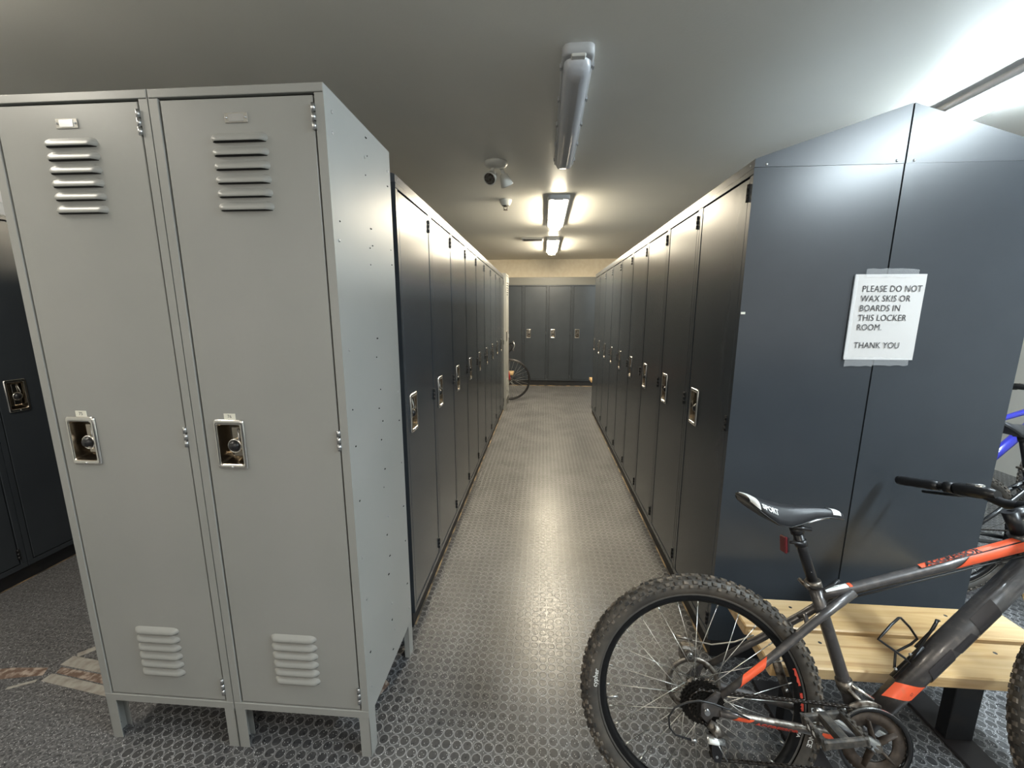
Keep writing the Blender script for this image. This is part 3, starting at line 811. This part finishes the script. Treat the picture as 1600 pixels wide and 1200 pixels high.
def patch(parent, p0, p1, r0, r1, t0, t1, a0, a1, key, name='decal', skew=0., off=.0009, n=10, m_=6, taper=0.):
    """a decal lying on a tube from p0 to p1; angles in degrees, 0 = towards the drive side (-y), 90 = up"""
    p0, p1 = Vector(p0), Vector(p1); ax = (p1-p0); L = ax.length; ax.normalize()
    side = Vector((0, -1, 0)); side = (side-ax*side.dot(ax)).normalized(); up = side.cross(ax)
    if up.z < 0: up = -up
    mb = MB().m(key); G = []
    for i in range(n+1):
        f = i/n; row = []
        for j in range(m_+1):
            g_ = j/m_; t = t0+(t1-t0)*f+skew*(g_-.5)
            k = 1-taper*f
            a = math.radians((a0+a1)/2+(g_-.5)*(a1-a0)*k)
            r = (r0+(r1-r0)*t)+off
            row.append(mb.v(p0+ax*(L*t)+(side*math.cos(a)+up*math.sin(a))*r))
        G.append(row)
    for i in range(n):
        for j in range(m_): mb.face([G[i][j], G[i+1][j], G[i+1][j+1], G[i][j+1]], True)
    return mb.build(name, parent)
def tube_text(parent, txt, size, p0, p1, r, t, ang, key, width=1., bold=0., name='lettering'):
    p0, p1 = Vector(p0), Vector(p1); ax = (p1-p0); L = ax.length; ax.normalize()
    side = Vector((0, -1, 0)); up = side.cross(ax)
    if up.z < 0: up = -up
    def fn(u, v):
        a = math.radians(ang)+(v-size*.35)/r
        return p0+ax*(L*t+u)+(side*math.cos(a)+up*math.sin(a))*(r+.0016)
    return text_obj(name, txt, size, fn, key, parent, width=width, bold=bold)

HA = math.radians(70)
SAXIS = Vector((-math.cos(HA), 0, math.sin(HA)))
def make_bike(loc, heading, lean, steer, label, frame='frame_grey', style='mountain', knobs=True, tw=.028, hero=False, wb=1.095):
    root = empty('bicycle', loc, label=label, cat='bicycle')
    root.rotation_euler = (Matrix.Rotation(math.radians(heading), 3, 'Z') @ Matrix.Rotation(math.radians(-lean), 3, 'X')).to_euler()
    BB = Vector((.432, 0, .293)); HUB = Vector((0, 0, RR)); AX = Vector((wb, 0, RR))
    sa = math.radians(74.)
    ST = lambda L: BB+Vector((-math.cos(sa), 0, math.sin(sa)))*L
    HB = Vector((.893, 0, .748)); HT = HB+SAXIS*.115
    pivot = HB
    S = Matrix.Translation(pivot) @ Matrix.Rotation(math.radians(steer), 4, SAXIS) @ Matrix.Translation(-pivot)
    # frame
    f = MB().m(frame)
    dt0, dt1 = BB+Vector((.012, 0, .012)), HB+SAXIS*.035
    f.tube([dt0, dt0.lerp(dt1, .5), dt1], [.026, .030, .029], 20) if hero else f.tube([dt0, dt1], .028, 14)
    f.tube([BB, ST(.05), ST(.30), ST(.405)], [.018, .0165, .016, .0175], 16)
    tt0, tt1 = ST(.368), HT-SAXIS*.028
    knee = Vector((.425, 0, .675))
    f.tube([tt0, tt0.lerp(knee, .7)+Vector((0, 0, .001)), knee, knee.lerp(tt1, .5)+Vector((0, 0, -.003)), tt1], [.0145, .0145, .0140, .0160, .0205], 16)
    f.tube([HB, HB+SAXIS*.02, HT-SAXIS*.02, HT], [.0245, .0215, .0215, .0245], 18)
    f.tube([BB+Vector((0, -.036, 0)), BB+Vector((0, .036, 0))], .021, 18)
    for s in (-1, 1):
        drop = HUB+Vector((.004, s*.066, -.002))
        f.tube([BB+Vector((-.02, s*.030, 0)), BB+Vector((-.09, s*.040, .004)), BB.lerp(HUB, .82)+Vector((0, s*.062, .0)), HUB+Vector((.035, s*.066, -.004))], [.0125, .0115, .0100, .0090], 12)
        tri = knee+Vector((-.006, s*.014, -.006))
        f.tube([HUB+Vector((.040, s*.064, .040)), HUB.lerp(tri, .45)+Vector((0, s*.036, 0)), HUB.lerp(tri, .74)+Vector((0, s*.012, 0)), tri], [.0085, .0105, .0115, .0115], 12)
        # dropout plate
        f.prism([(.045, RR+.048), (.028, RR+.050), (-.012, RR+.014), (-.014, RR-.016), (.004, RR-.034), (.018, RR-.014), (.042, RR-.012), (.040, RR+.010), (.026, RR+.014), (.032, RR+.032)], 'y', s*.064-.0035, s*.064+.0035)
        f.m('steel').tube([(0, s*.060, RR), (0, s*.078, RR)], .0075, 12); f.m(frame)
    # bridge
    f.tube([HUB.lerp(knee, .68)+Vector((0, -.030, 0)), HUB.lerp(knee, .70)+Vector((0, 0, .012)), HUB.lerp(knee, .68)+Vector((0, .030, 0))], .007, 8)
    fr = f.build('frame', root)
    # seat post, clamp and saddle
    sp = MB().m('black').tube([ST(.38), ST(.50), ST(.563)], .0137, 16).build('seat_post', root)
    if hero:
        MB().m('white').box(-.0005, .0005, -.002, .002, 0, .001).build('post_mark', sp, loc=ST(.44)+Vector((-.003, -.0145, 0)))
    MB().m('black').tube([ST(.548), ST(.568)], .0175, 16).tube([ST(.565)+Vector((-.02, -.02, .006)), ST(.565)+Vector((.03, -.02, .002))], .006, 8).tube([ST(.565)+Vector((-.02, .02, .006)), ST(.565)+Vector((.03, .02, .002))], .006, 8).build('post_head', sp)
    cl = MB().m('dirty_metal').tube([ST(.392), ST(.412)], .0205, 18)
    cl.tube([ST(.402)+Vector((-.026, .020, .002)), ST(.402)+Vector((-.026, -.024, -.004))], .006, 10)
    cl.m('dark_metal').tube([ST(.402)+Vector((-.024, -.026, -.003)), ST(.402)+Vector((.004, -.036, .000)), ST(.402)+Vector((.030, -.034, .014)), ST(.402)+Vector((.048, -.030, .026))], [.005, .005, .006, .0075], 8, flat=.6)
    cl.build('seat_clamp', root)
    make_saddle(root, hero)
    # fork
    fk = MB().m('frame_black' if style == 'mountain' else frame)
    off = Vector((math.sin(HA), 0, math.cos(HA)))*.042
    crown = HB-SAXIS*.022
    fk.tube([HB-SAXIS*.0, crown], .021, 16)
    for s in (-1, 1):
        y = Vector((0, s*.056, 0)); a = AX+y
        top = crown+y+off*.45
        if style == 'mountain':
            fk.m('frame_black').tube([crown+Vector((0, s*.010, 0)), crown+y*.7+off*.2, top-SAXIS*.005], [.018, .019, .019], 12)
            fk.m('silver').tube([top, top-SAXIS*.14], .0145, 14)
            fk.m('frame_black').tube([top-SAXIS*.10, top-SAXIS*.13, top-SAXIS*.32, a+Vector((0, s*.002, .012)), a+Vector((0, s*.002, -.016))], [.020, .0185, .018, .016, .012], 14)
        else:
            fk.tube([crown+Vector((0, s*.010, 0)), crown+y*.7, crown+y-SAXIS*.03, a+Vector((-.045, 0, .12)), a], [.020, .022, .030, .034, .018], 12)
    fk.build('fork', root, mat_=S)
    # wheels
    rear = wheel(root, Matrix.Translation(HUB), tw, knobs, True, 'rear_wheel', decals=hero, disc=style == 'mountain')
    front = wheel(root, S @ Matrix.Translation(AX), tw, knobs, False, 'front_wheel', disc=style == 'mountain')
    # stem and bars
    top = HT+SAXIS*.05
    BC = top+Vector((.070 if style == 'mountain' else .150, 0, .018))
    sm = MB().m('black').tube([HT, top+SAXIS*.012], .017, 14).tube([top, BC], .0145, 12).tube([BC+Vector((0, -.024, 0)), BC+Vector((0, .024, 0))], .020, 14)
    sm.build('stem', root, mat_=S)
    hbm = MB().m('black')
    if style == 'mountain':
        pts = [BC+Vector((-.022, -.335, .048)), BC+Vector((-.010, -.12, .034)), BC+Vector((-.002, -.055, .006)), BC, BC+Vector((-.002, .055, .006)), BC+Vector((-.010, .12, .034)), BC+Vector((-.022, .335, .048))]
        hbm.tube(pts, [.011, .011, .0145, .0158, .0145, .011, .011], 12)
        bar = hbm.build('handlebar', root, mat_=S)
        for s in (-1, 1):
            e0 = pts[0] if s < 0 else pts[-1]; e1 = pts[1] if s < 0 else pts[-2]
            d = (e1-e0).normalized()
            rs = [.0145, .0165, .0165, .0155, .0165, .0155, .0165, .0165, .0145]
            g_ = MB().m('black').tube([e0+d*(.125*k/8) for k in range(9)], rs, 16).build('grip', bar)
            lv = MB().m('dark_metal').tube([e0+d*.142, e0+d*.166], .0185, 14)
            lv.tube([e0+d*.155+Vector((.004, 0, -.012)), e0+d*.155+Vector((.040, 0, -.022)), e0+d*.10+Vector((.060, 0, -.030)), e0+d*.03+Vector((.058, 0, -.034))], [.010, .011, .008, .007], 8, flat=.7)
            lv.m('steel').tube([e0+d*.17+Vector((.02, 0, -.016)), e0+d*.20+Vector((.03, 0, -.018))], .006, 8)
            lv.build('brake_lever', bar)
            MB().m('dark_metal').tube([e0+d*.166, e0+d*.175, e0+d*.22+Vector((.004, 0, 0)), e0+d*.245+Vector((.004, 0, -.001)), e0+d*.27], [.016, .020, .021, .019, .013], 14).m('silver').tube([e0+d*.20+Vector((0, 0, .016)), e0+d*.24+Vector((0, 0, .017))], .008, 8).build('shifter', bar)
    else:
        for s in (-1, 1):
            P = [BC, BC+Vector((0, s*.17, 0)), BC+Vector((.03, s*.20, .0)), BC+Vector((.085, s*.205, .004)), BC+Vector((.115, s*.207, -.03)), BC+Vector((.105, s*.21, -.085)), BC+Vector((.06, s*.21, -.125)), BC+Vector((.0, s*.21, -.13))]
            hbm.tube(P, [.0125, .0125, .015, .016, .016, .0155, .0155, .0155], 12)
        bar = hbm.build('handlebar', root, mat_=S)
        for s in (-1, 1):
            lv = MB().m('black').tube([BC+Vector((.08, s*.205, .005)), BC+Vector((.125, s*.206, .02)), BC+Vector((.15, s*.206, .052))], [.017, .018, .011], 10)
            lv.m('silver').tube([BC+Vector((.145, s*.207, .030)), BC+Vector((.160, s*.208, -.02)), BC+Vector((.135, s*.21, -.08)), BC+Vector((.15, s*.212, -.105))], [.009, .007, .006, .005], 8)
            lv.build('brake_lever', bar)
    # drivetrain
    cy = -.050
    cr = MB().m('ring_dirt').lathe([(.050, cy), (.080, cy), (.080, cy+.003), (.050, cy+.003)], 48, (BB.x, 0, BB.z), closed=True)
    T = 42; P = []
    for i in range(T*2):
        a = PI*i/T; q = .083+(.0028 if i % 2 else -.0028); P.append((q*math.cos(a), q*math.sin(a)))
    # toothed outer ring made as a band
    for h in (cy+.004,):
        inner = [cr.v((BB.x+.070*math.cos(PI*i/T), h, BB.z+.070*math.sin(PI*i/T))) for i in range(T*2)]
        outer = [cr.v((BB.x+p[0], h, BB.z+p[1])) for p in P]
        for i in range(T*2): cr.face([inner[i], inner[(i+1) % (T*2)], outer[(i+1) % (T*2)], outer[i]])
    for k in range(5):
        a = 2*PI*k/5+.5
        cr.tube([(BB.x+.012*math.cos(a), cy-.004, BB.z+.012*math.sin(a)), (BB.x+.062*math.cos(a), cy-.002, BB.z+.062*math.sin(a))], [.012, .009], 8, flat=.4)
    crank = cr.build('chainset', root)
    gd = MB().m('dark_metal').lathe([(.083, cy-.006), (.0925, cy-.0075), (.0935, cy-.004), (.0925, cy-.001), (.083, cy-.003)], 56, (BB.x, 0, BB.z), closed=True)
    gd.m('silver').lathe([(.0930, cy-.0078), (.0943, cy-.005), (.0930, cy-.002)], 56, (BB.x, 0, BB.z)).build('chain_guard', crank)
    CA = math.radians(151)
    for s in (-1, 1):
        a = CA if s < 0 else CA+PI
        e = BB+Vector((math.cos(a)*.170, s*.078, math.sin(a)*.170)); b0 = BB+Vector((0, s*.060, 0))
        ar = MB().m('silver' if hero else 'black').tube([b0-Vector((math.cos(a)*.012, 0, math.sin(a)*.012)), b0, b0.lerp(e, .25), b0.lerp(e, .6), e, e+(e-b0).normalized()*.012], [.010, .018, .0135, .011, .012, .007], 12, up=(0, 1, 0), flat=.62)
        ar.m('dark_metal').tube([b0.lerp(e, .10)+Vector((-.002, s*.0085, -.006)), b0.lerp(e, .70)+Vector((-.003, s*.0080, -.006))], [.0075, .005], 8, up=(0, 1, 0), flat=.25)
        ar.m('dirty_metal').tube([BB+Vector((0, s*.030, 0)), b0+Vector((0, s*.011, 0))], .0105, 16)
        arm = ar.build('crank_arm', crank)
        # pedal : two side plates, cage bars, core
        pc = e+Vector((0, s*.058, 0))
        pm = Matrix.Translation(pc) @ Matrix.Rotation(math.radians(-12), 4, 'Y')
        pb = MB().m('pedal')
        pb.box(-.050, .050, -.049, -.037, -.010, .010, .003).box(-.050, .050, .037, .049, -.010, .010, .003)
        pb.box(-.052, -.040, -.049, .049, -.011, .011, .003).box(.040, .052, -.049, .049, -.011, .011, .003)
        pb.box(-.013, .013, -.046, .046, -.011, .011, .004)
        for q in range(5):
            for sx in (-.051, .051): pb.box(sx-.003, sx+.003, -.040+q*.020-.004, -.040+q*.020+.004, -.0145, .0145)
        pb.m('white').box(-.0535, -.0515, -.022, .022, -.005, .005).build('pedal', crank, mat_=pm)
    # chain
    def chain_path():
        P = []; Rr, Rf = .040, .0835
        c1, c2 = HUB, BB
        for i in range(13):
            a = math.radians(100+i*13.0); P.append(Vector((c1.x+Rr*math.cos(a), -.046, c1.z+Rr*math.sin(a))))
        jw = [HUB+Vector((.030, 0, -.072)), HUB+Vector((.032, 0, -.125))]
        P = P[:]
        P.append(jw[0]+Vector((-.012, -.046, .008))); P.append(jw[0]+Vector((.016, -.046, -.004)))
        P.append(jw[0].lerp(jw[1], .5)+Vector((.010, -.046, 0))); P.append(jw[1]+Vector((-.015, -.046, .004))); P.append(jw[1]+Vector((0, -.046, -.016)))
        for i in range(15):
            a = math.radians(262+i*13.4); P.append(Vector((c2.x+Rf*math.cos(a), -.046, c2.z+Rf*math.sin(a))))
        return P
    cp = chain_path(); cp.append(cp[0])
    ch = MB().m('chain')
    # resample into links
    seg = []; step = .0127; carry = 0.
    pts = []
    for i in range(len(cp)-1):
        a, b_ = cp[i], cp[i+1]; L = (b_-a).length
        t = carry
        while t < L: pts.append(a.lerp(b_, t/L)); t += step
        carry = t-L
    for i in range(len(pts)):
        a, b_ = pts[i], pts[(i+1) % len(pts)]
        w_ = .0038 if i % 2 else .0026
        for s in (-w_, w_): ch.tube([a+Vector((0, s, 0)), a.lerp(b_, .5)+Vector((0, s, 0)), b_+Vector((0, s, 0))], [.0042, .0030, .0042], 6, up=(0, 1, 0), flat=.25)
        ch.tube([a+Vector((0, -.0045, 0)), a+Vector((0, .0045, 0))], .0026, 6)
    ch.build('chain', root)
    # rear derailleur
    rd = MB().m('dirty_metal')
    rd.tube([HUB+Vector((.006, -.070, -.030)), HUB+Vector((.022, -.078, -.040)), HUB+Vector((.030, -.078, -.052))], [.011, .015, .013], 12)
    rd.tube([HUB+Vector((.010, -.082, -.032)), HUB+Vector((.050, -.070, -.062))], [.014, .011], 10, flat=.7)
    rd.m('silver').tube([HUB+Vector((-.008, -.084, -.058)), HUB+Vector((.040, -.082, -.066))], [.013, .011], 12, flat=.8).m('white').tube([HUB+Vector((-.004, -.0965, -.058)), HUB+Vector((.022, -.0955, -.062))], [.007, .006], 10, flat=.9)
    rdo = rd.build('rear_derailleur', root)
    cg = MB().m('black').prism([(.020, RR-.066), (.038, RR-.064), (.046, RR-.118), (.040, RR-.140), (.024, RR-.138), (.018, RR-.115)], 'y', -.060, -.0575)
    cg.prism([(.020, RR-.066), (.038, RR-.064), (.046, RR-.118), (.040, RR-.140), (.024, RR-.138), (.018, RR-.115)], 'y', -.0375, -.035)
    cg.build('derailleur_cage', rdo)
    for z in (-.072, -.125):
        P = [((.0155+(.0018 if i % 2 else -.0018))*math.cos(PI*i/11)+.031, (.0155+(.0018 if i % 2 else -.0018))*math.sin(PI*i/11)+RR+z) for i in range(22)]
        MB().m('cassette').prism(P, 'y', -.049, -.043).m('steel').cyl((.031, -.061, RR+z), (.031, -.0345, RR+z), .0035, 10).build('jockey_wheel', rdo)
    if style == 'mountain':
        # rear brake caliper on the far side, above the hub
        cal = MB().m('dirty_metal').box(-.034, .014, .046, .078, RR+.058, RR+.104, .006)
        cal.tube([(-.010, .040, RR+.082), (-.010, .092, RR+.082)], .017, 16)
        cal.m('silver').tube([(-.010, .034, RR+.082), (-.010, .044, RR+.082)], [.009, .011], 14)
        cal.m('dirty_metal').tube([(-.048, .060, RR+.126), (.002, .060, RR+.120)], .005, 8).build('brake_caliper', root)
    if not hero: return root
    # ---------------- extras of the near bike
    MB().m('steel').tube([(-.010, .0325, RR+.082), (-.010, .0335, RR+.082)], .004, 8).build('caliper_bolt', root)
    # decals
    D0, D1 = Vector(dt0), Vector(dt1)
    DL = (D1-D0).length
    patch(fr, D0, D1, .0275, .0285, .180, .262, -35, 75, 'orange', skew=-.070)
    patch(fr, D0, D1, .0300, .0300, .34, .47, -70, 20, 'frame_patch', 'dark_decal', skew=.03)
    patch(fr, D0, D1, .0300, .0300, .50, .60, -60, 10, 'frame_patch', 'dark_decal', skew=-.02)
    patch(fr, D0, D1, .0300, .0300, .62, .74, -70, 50, 'frame_patch', 'dark_decal', skew=.03)
    tube_text(fr, 'GT', .008, D0, D1, .0272, .225, -5, 'ink')
    T0, T1 = knee, tt1
    patch(fr, T0, T1, .0162, .0205, .62, 1.0, -35, 35, 'orange', skew=.10)
    patch(fr, T0, T1, .0140, .0210, .40, .985, 44, 88, 'orange', off=.0007)
    tube_text(fr, 'AGGRESSOR', .0175, T0, T1, .0190, .43, 64, 'frame_black', width=1.50, bold=.0006)
    # stickers and decals on the stays
    s0, s1 = HUB+Vector((.040, -.064, .040)), HUB.lerp(knee+Vector((-.006, -.014, -.006)), .45)+Vector((0, -.036, 0))
    patch(fr, s0, s1, .0088, .0103, .36, .82, -75, 80, 'orange', skew=.20)
    c0, c1 = BB.lerp(HUB, .82)+Vector((0, -.062, 0)), BB+Vector((-.09, -.040, .004))
    patch(fr, c0, c1, .0102, .0113, -.02, .14, -60, 20, 'orange', skew=.08)
    patch(fr, c0, c1, .0102, .0115, .84, 1.12, -70, 25, 'orange', skew=.04)
    tube_text(fr, 'AGGRESSOR', .0135, c0, c1, .0110, .20, -25, 'red_decal', width=1.5, bold=.0005)
    patch(fr, c0, c1, .0102, .0112, .02, 1.0, 25, 85, 'dirty_metal', 'pale_band', off=.0006)  # paler metal band along the upper side of the chainstay
    k0, k1 = tt0, knee
    patch(fr, k0, k1, .0146, .0146, .22, .86, 40, 100, 'white', 'sticker', off=.0008)
    patch(fr, k0, k1, .0146, .0146, .88, .97, 40, 100, 'orange', 'sticker_edge', off=.0010)
    tube_text(fr, 'WARNING', .0065, k0, k1, .0150, .28, 78, 'ink')
    # reflector on the post
    rf = MB().m('black').tube([ST(.520)+Vector((.0, -.015, 0)), ST(.520)+Vector((-.022, -.006, .002)), ST(.520)+Vector((-.038, 0, .0))], .0045, 8)
    rf.tube([ST(.512), ST(.530)], .0165, 14)
    rfo = rf.build('reflector_bracket', root)
    MB().m('red_lens').box(-.005, .004, -.015, .015, -.024, .024, .003).m('black').box(.004, .009, -.013, .013, -.020, .020).build('reflector', rfo, loc=ST(.520)+Vector((-.046, 0, -.006)))
    # bottle cage on the down tube
    ax = (D1-D0).normalized(); up = Vector((-ax.z, 0, ax.x)); sd = Vector((0, -1, 0))
    B0 = lambda t, h, s=0.: D0+ax*(DL*t)+up*(.0285+h)+sd*s
    cg = MB().m('dark_metal')
    cg.tube([B0(.235, .008), B0(.42, .008)], .0075, 8, flat=.5)
    cg.tube([B0(.235, .010, .010), (.556, -.014, .490), (.535, -.026, .508), (.495, -.036, .535), (.462, -.037, .557), (.478, -.034, .572), (.510, -.018, .590), (.543, 0, .602), (.556, .010, .598), (.590, .026, .568), (.617, .036, .533), (.600, .036, .516), (.554, .030, .493), B0(.27, .010, -.008)], .0032, 8)
    cg.tube([B0(.33, .010, .008), (.599, -.010, .553), (.606, -.020, .580), (.612, -.030, .610), (.624, -.018, .612), (.645, 0, .603), (.655, .016, .596), (.650, .024, .570), B0(.40, .010, -.010)], .0032, 8)
    cg.m('steel').sphere(B0(.27, .0135), (.005, .005, .005), 8).sphere(B0(.36, .0135), (.005, .005, .005), 8)
    cg.build('bottle_cage', root)
    # cables
    cb = MB().m('cable')
    tl = lambda t, dy, dz: T0.lerp(T1, t)+Vector((0, dy, dz))
    cb.tube([tl(-.02, -.006, -.022), tl(.3, -.006, -.0235), tl(.7, -.006, -.026), tl(1.0, -.006, -.030), tl(1.1, -.03, .02)], .0026, 7)
    cb.tube([tl(-.02, .008, -.021), tl(.3, .008, -.0235), tl(.7, .008, -.026), tl(1.0, .008, -.030), tl(1.1, .03, .02)], .0026, 7)
    cb.build('cable', root)
    loop = [Vector(q) for q in ((.110, -.074, .335), (.057, -.080, .358), (.012, -.086, .373), (-.025, -.090, .380), (-.057, -.091, .373), (-.090, -.091, .356), (-.106, -.091, .330), (-.104, -.091, .302), (-.088, -.090, .284), (-.045, -.085, .272))]
    MB().m('cable').tube(loop, .0026, 8).m('steel').tube([loop[-1], loop[-1]+Vector((.014, 0, -.001))], .0040, 8).build('shift_cable', root)
    MB().m('cable_grey').tube([HUB+Vector((-.05, .060, .115)), HUB+Vector((0, .062, .118)), HUB+Vector((.06, .058, .112)), HUB+Vector((.12, .040, .135)), HUB+Vector((.17, .030, .165))], .0022, 7).build('brake_cable', root)
    MB().m('steel').tube([HUB+Vector((.030, -.064, -.085)), HUB+Vector((.045, -.066, -.11)), HUB+Vector((.056, -.066, -.128))], .0011, 5).build('cable_tail', root)
    # front derailleur
    fd = MB().m('dirty_metal').tube([ST(.105), ST(.135)], .0205, 14)
    fd.tube([ST(.12)+Vector((-.004, -.016, 0)), ST(.085)+Vector((.020, -.030, .0)), ST(.07)+Vector((.040, -.040, .01))], [.010, .012, .007], 8, flat=.6)
    fd.m('chrome').tube([ST(.135)+Vector((.010, -.018, -.004)), ST(.10)+Vector((.042, -.036, .006))], [.006, .005], 8)
    arc_pts = [Vector((BB.x+.094*math.cos(math.radians(a)), -.046, BB.z+.094*math.sin(math.radians(a)))) for a in (128, 118, 106, 94, 84, 74)]
    fd.m('dirty_metal').tube(arc_pts, [.007, .012, .014, .013, .010, .005], 8, up=(0, 1, 0), flat=.35)
    fd.build('front_derailleur', root)
    # kick stand folded along the far stay
    ks = MB().m('dirty_metal').tube([(.232, .045, .452), (.252, .046, .392), (.280, .050, .316)], [.013, .0135, .0120], 10, up=(0, 1, 0), flat=.35)
    ks.m('steel').sphere((.266, .042, .350), .006, 8)
    ks.m('paper').tube([(.282, .050, .308), (.292, .050, .284)], [.0125, .0085], 10, up=(0, 1, 0), flat=.6)
    ks.build('kick_stand', root)
    return root

def make_saddle(root, hero):
    xs = [.128, .140, .165, .200, .240, .280, .320, .355, .385, .401]
    hw = [.046, .066, .073, .066, .046, .031, .023, .020, .017, .009]
    zt = [.926, .925, .919, .909, .902, .900, .900, .898, .893, .884]
    dp = [.012, .024, .038, .050, .052, .042, .027, .020, .017, .012]
    mb = MB().m('saddle'); R = []; n = 16
    for x, w_, z, d in zip(xs, hw, zt, dp):
        row = []
        for i in range(n+1):
            u = -1+2*i/n
            y = w_*math.sin(u*PI/2*.98); q = abs(u)
            row.append(mb.v((x, y, z-d*(q**2.6)-(.004*math.exp(-(u/.2)**2) if .15 < x < .34 else 0))))
        R.append(row)
    for i in range(len(R)-1):
        for j in range(n): mb.face([R[i][j], R[i+1][j], R[i+1][j+1], R[i][j+1]], True)
    U = []
    for row in R:
        k = []
        for j, v in enumerate(row):
            k.append(mb.v((v.co.x, v.co.y*.80, row[0].co.z-.006)))
        U.append(k)
    for i in range(len(R)-1):
        for j in range(n): mb.face([U[i][j], U[i][j+1], U[i+1][j+1], U[i+1][j]], True)
        mb.face([R[i][0], U[i][0], U[i+1][0], R[i+1][0]], True); mb.face([R[i][n], R[i+1][n], U[i+1][n], U[i][n]], True)
    for j in range(n): mb.face([R[0][j], R[0][j+1], U[0][j+1], U[0][j]], True); mb.face([R[-1][j], U[-1][j], U[-1][j+1], R[-1][j+1]], True)
    sd = mb.build('saddle', root)
    # piping along the lower edge, rails below
    pp = MB().m('cable')
    L_ = [Vector((x, -w_*.99, z-d-.003)) for x, w_, z, d in zip(xs, hw, zt, dp)]
    pp.tube(L_, .0016, 6); pp.tube([Vector((p.x, -p.y, p.z)) for p in L_], .0016, 6); pp.build('piping', sd)
    for s in (-1, 1):
        MB().m('steel').tube([(.165, s*.022, .880), (.200, s*.022, .866), (.235, s*.022, .8585), (.300, s*.022, .8585), (.345, s*.016, .872), (.385, s*.008, .878)], .0035, 8).build('rail', sd)
    if hero:
        def top(x, u):
            x = min(max(x, xs[0]), xs[-1]-1e-5)
            i = max(k for k in range(len(xs)-1) if xs[k] <= x); f = (x-xs[i])/(xs[i+1]-xs[i])
            w_ = hw[i]+(hw[i+1]-hw[i])*f; z = zt[i]+(zt[i+1]-zt[i])*f; d = dp[i]+(dp[i+1]-dp[i])*f
            e = 1.025
            return (x, w_*math.sin(u*PI/2*.98)*e-(.0012 if u < 0 else -.0012), z-d*abs(u)**2.6+.0012)
        def saddle_patch(x0, x1, key, name, u0=-1., u1=1., n=16, m_=4):
            b_ = MB().m(key)
            G = [[b_.v(top(x0+(x1-x0)*i/m_, u0+(u1-u0)*j/n)) for j in range(n+1)] for i in range(m_+1)]
            for i in range(m_):
                for j in range(n): b_.face([G[i][j], G[i+1][j], G[i+1][j+1], G[i][j+1]], True)
            b_.build(name, sd)
        saddle_patch(.1285, .148, 'white', 'tail_patch'); saddle_patch(.366, .390, 'white', 'nose_patch', -.9, .9)
        text_obj('lettering', 'SPORT', .016, lambda u, v: top(.153+u, -.84+u*1.0+v*17), 'white', sd, width=.95, bold=.0006)

make_bike((.465, .958, 0), -2.3, 13.9, 13, 'graphite mountain bike with orange decals leaning on the locker end', hero=True, tw=.030)
make_bike((2.38, 2.75, 0), 0, 4, 8, 'blue bicycle partly hidden behind the right locker block', frame='blue')
make_bike((-1.61, 6.52, 0), 0, 3, 4, 'red road bike whose front wheel shows past the left row', frame='red', style='road', knobs=False, tw=.014, wb=1.07)
make_bike((2.06, 2.02, 0), 0, 3, 4, 'black bicycle with knobbly tyres at the right picture edge, in front of the blue one', frame='frame_black')
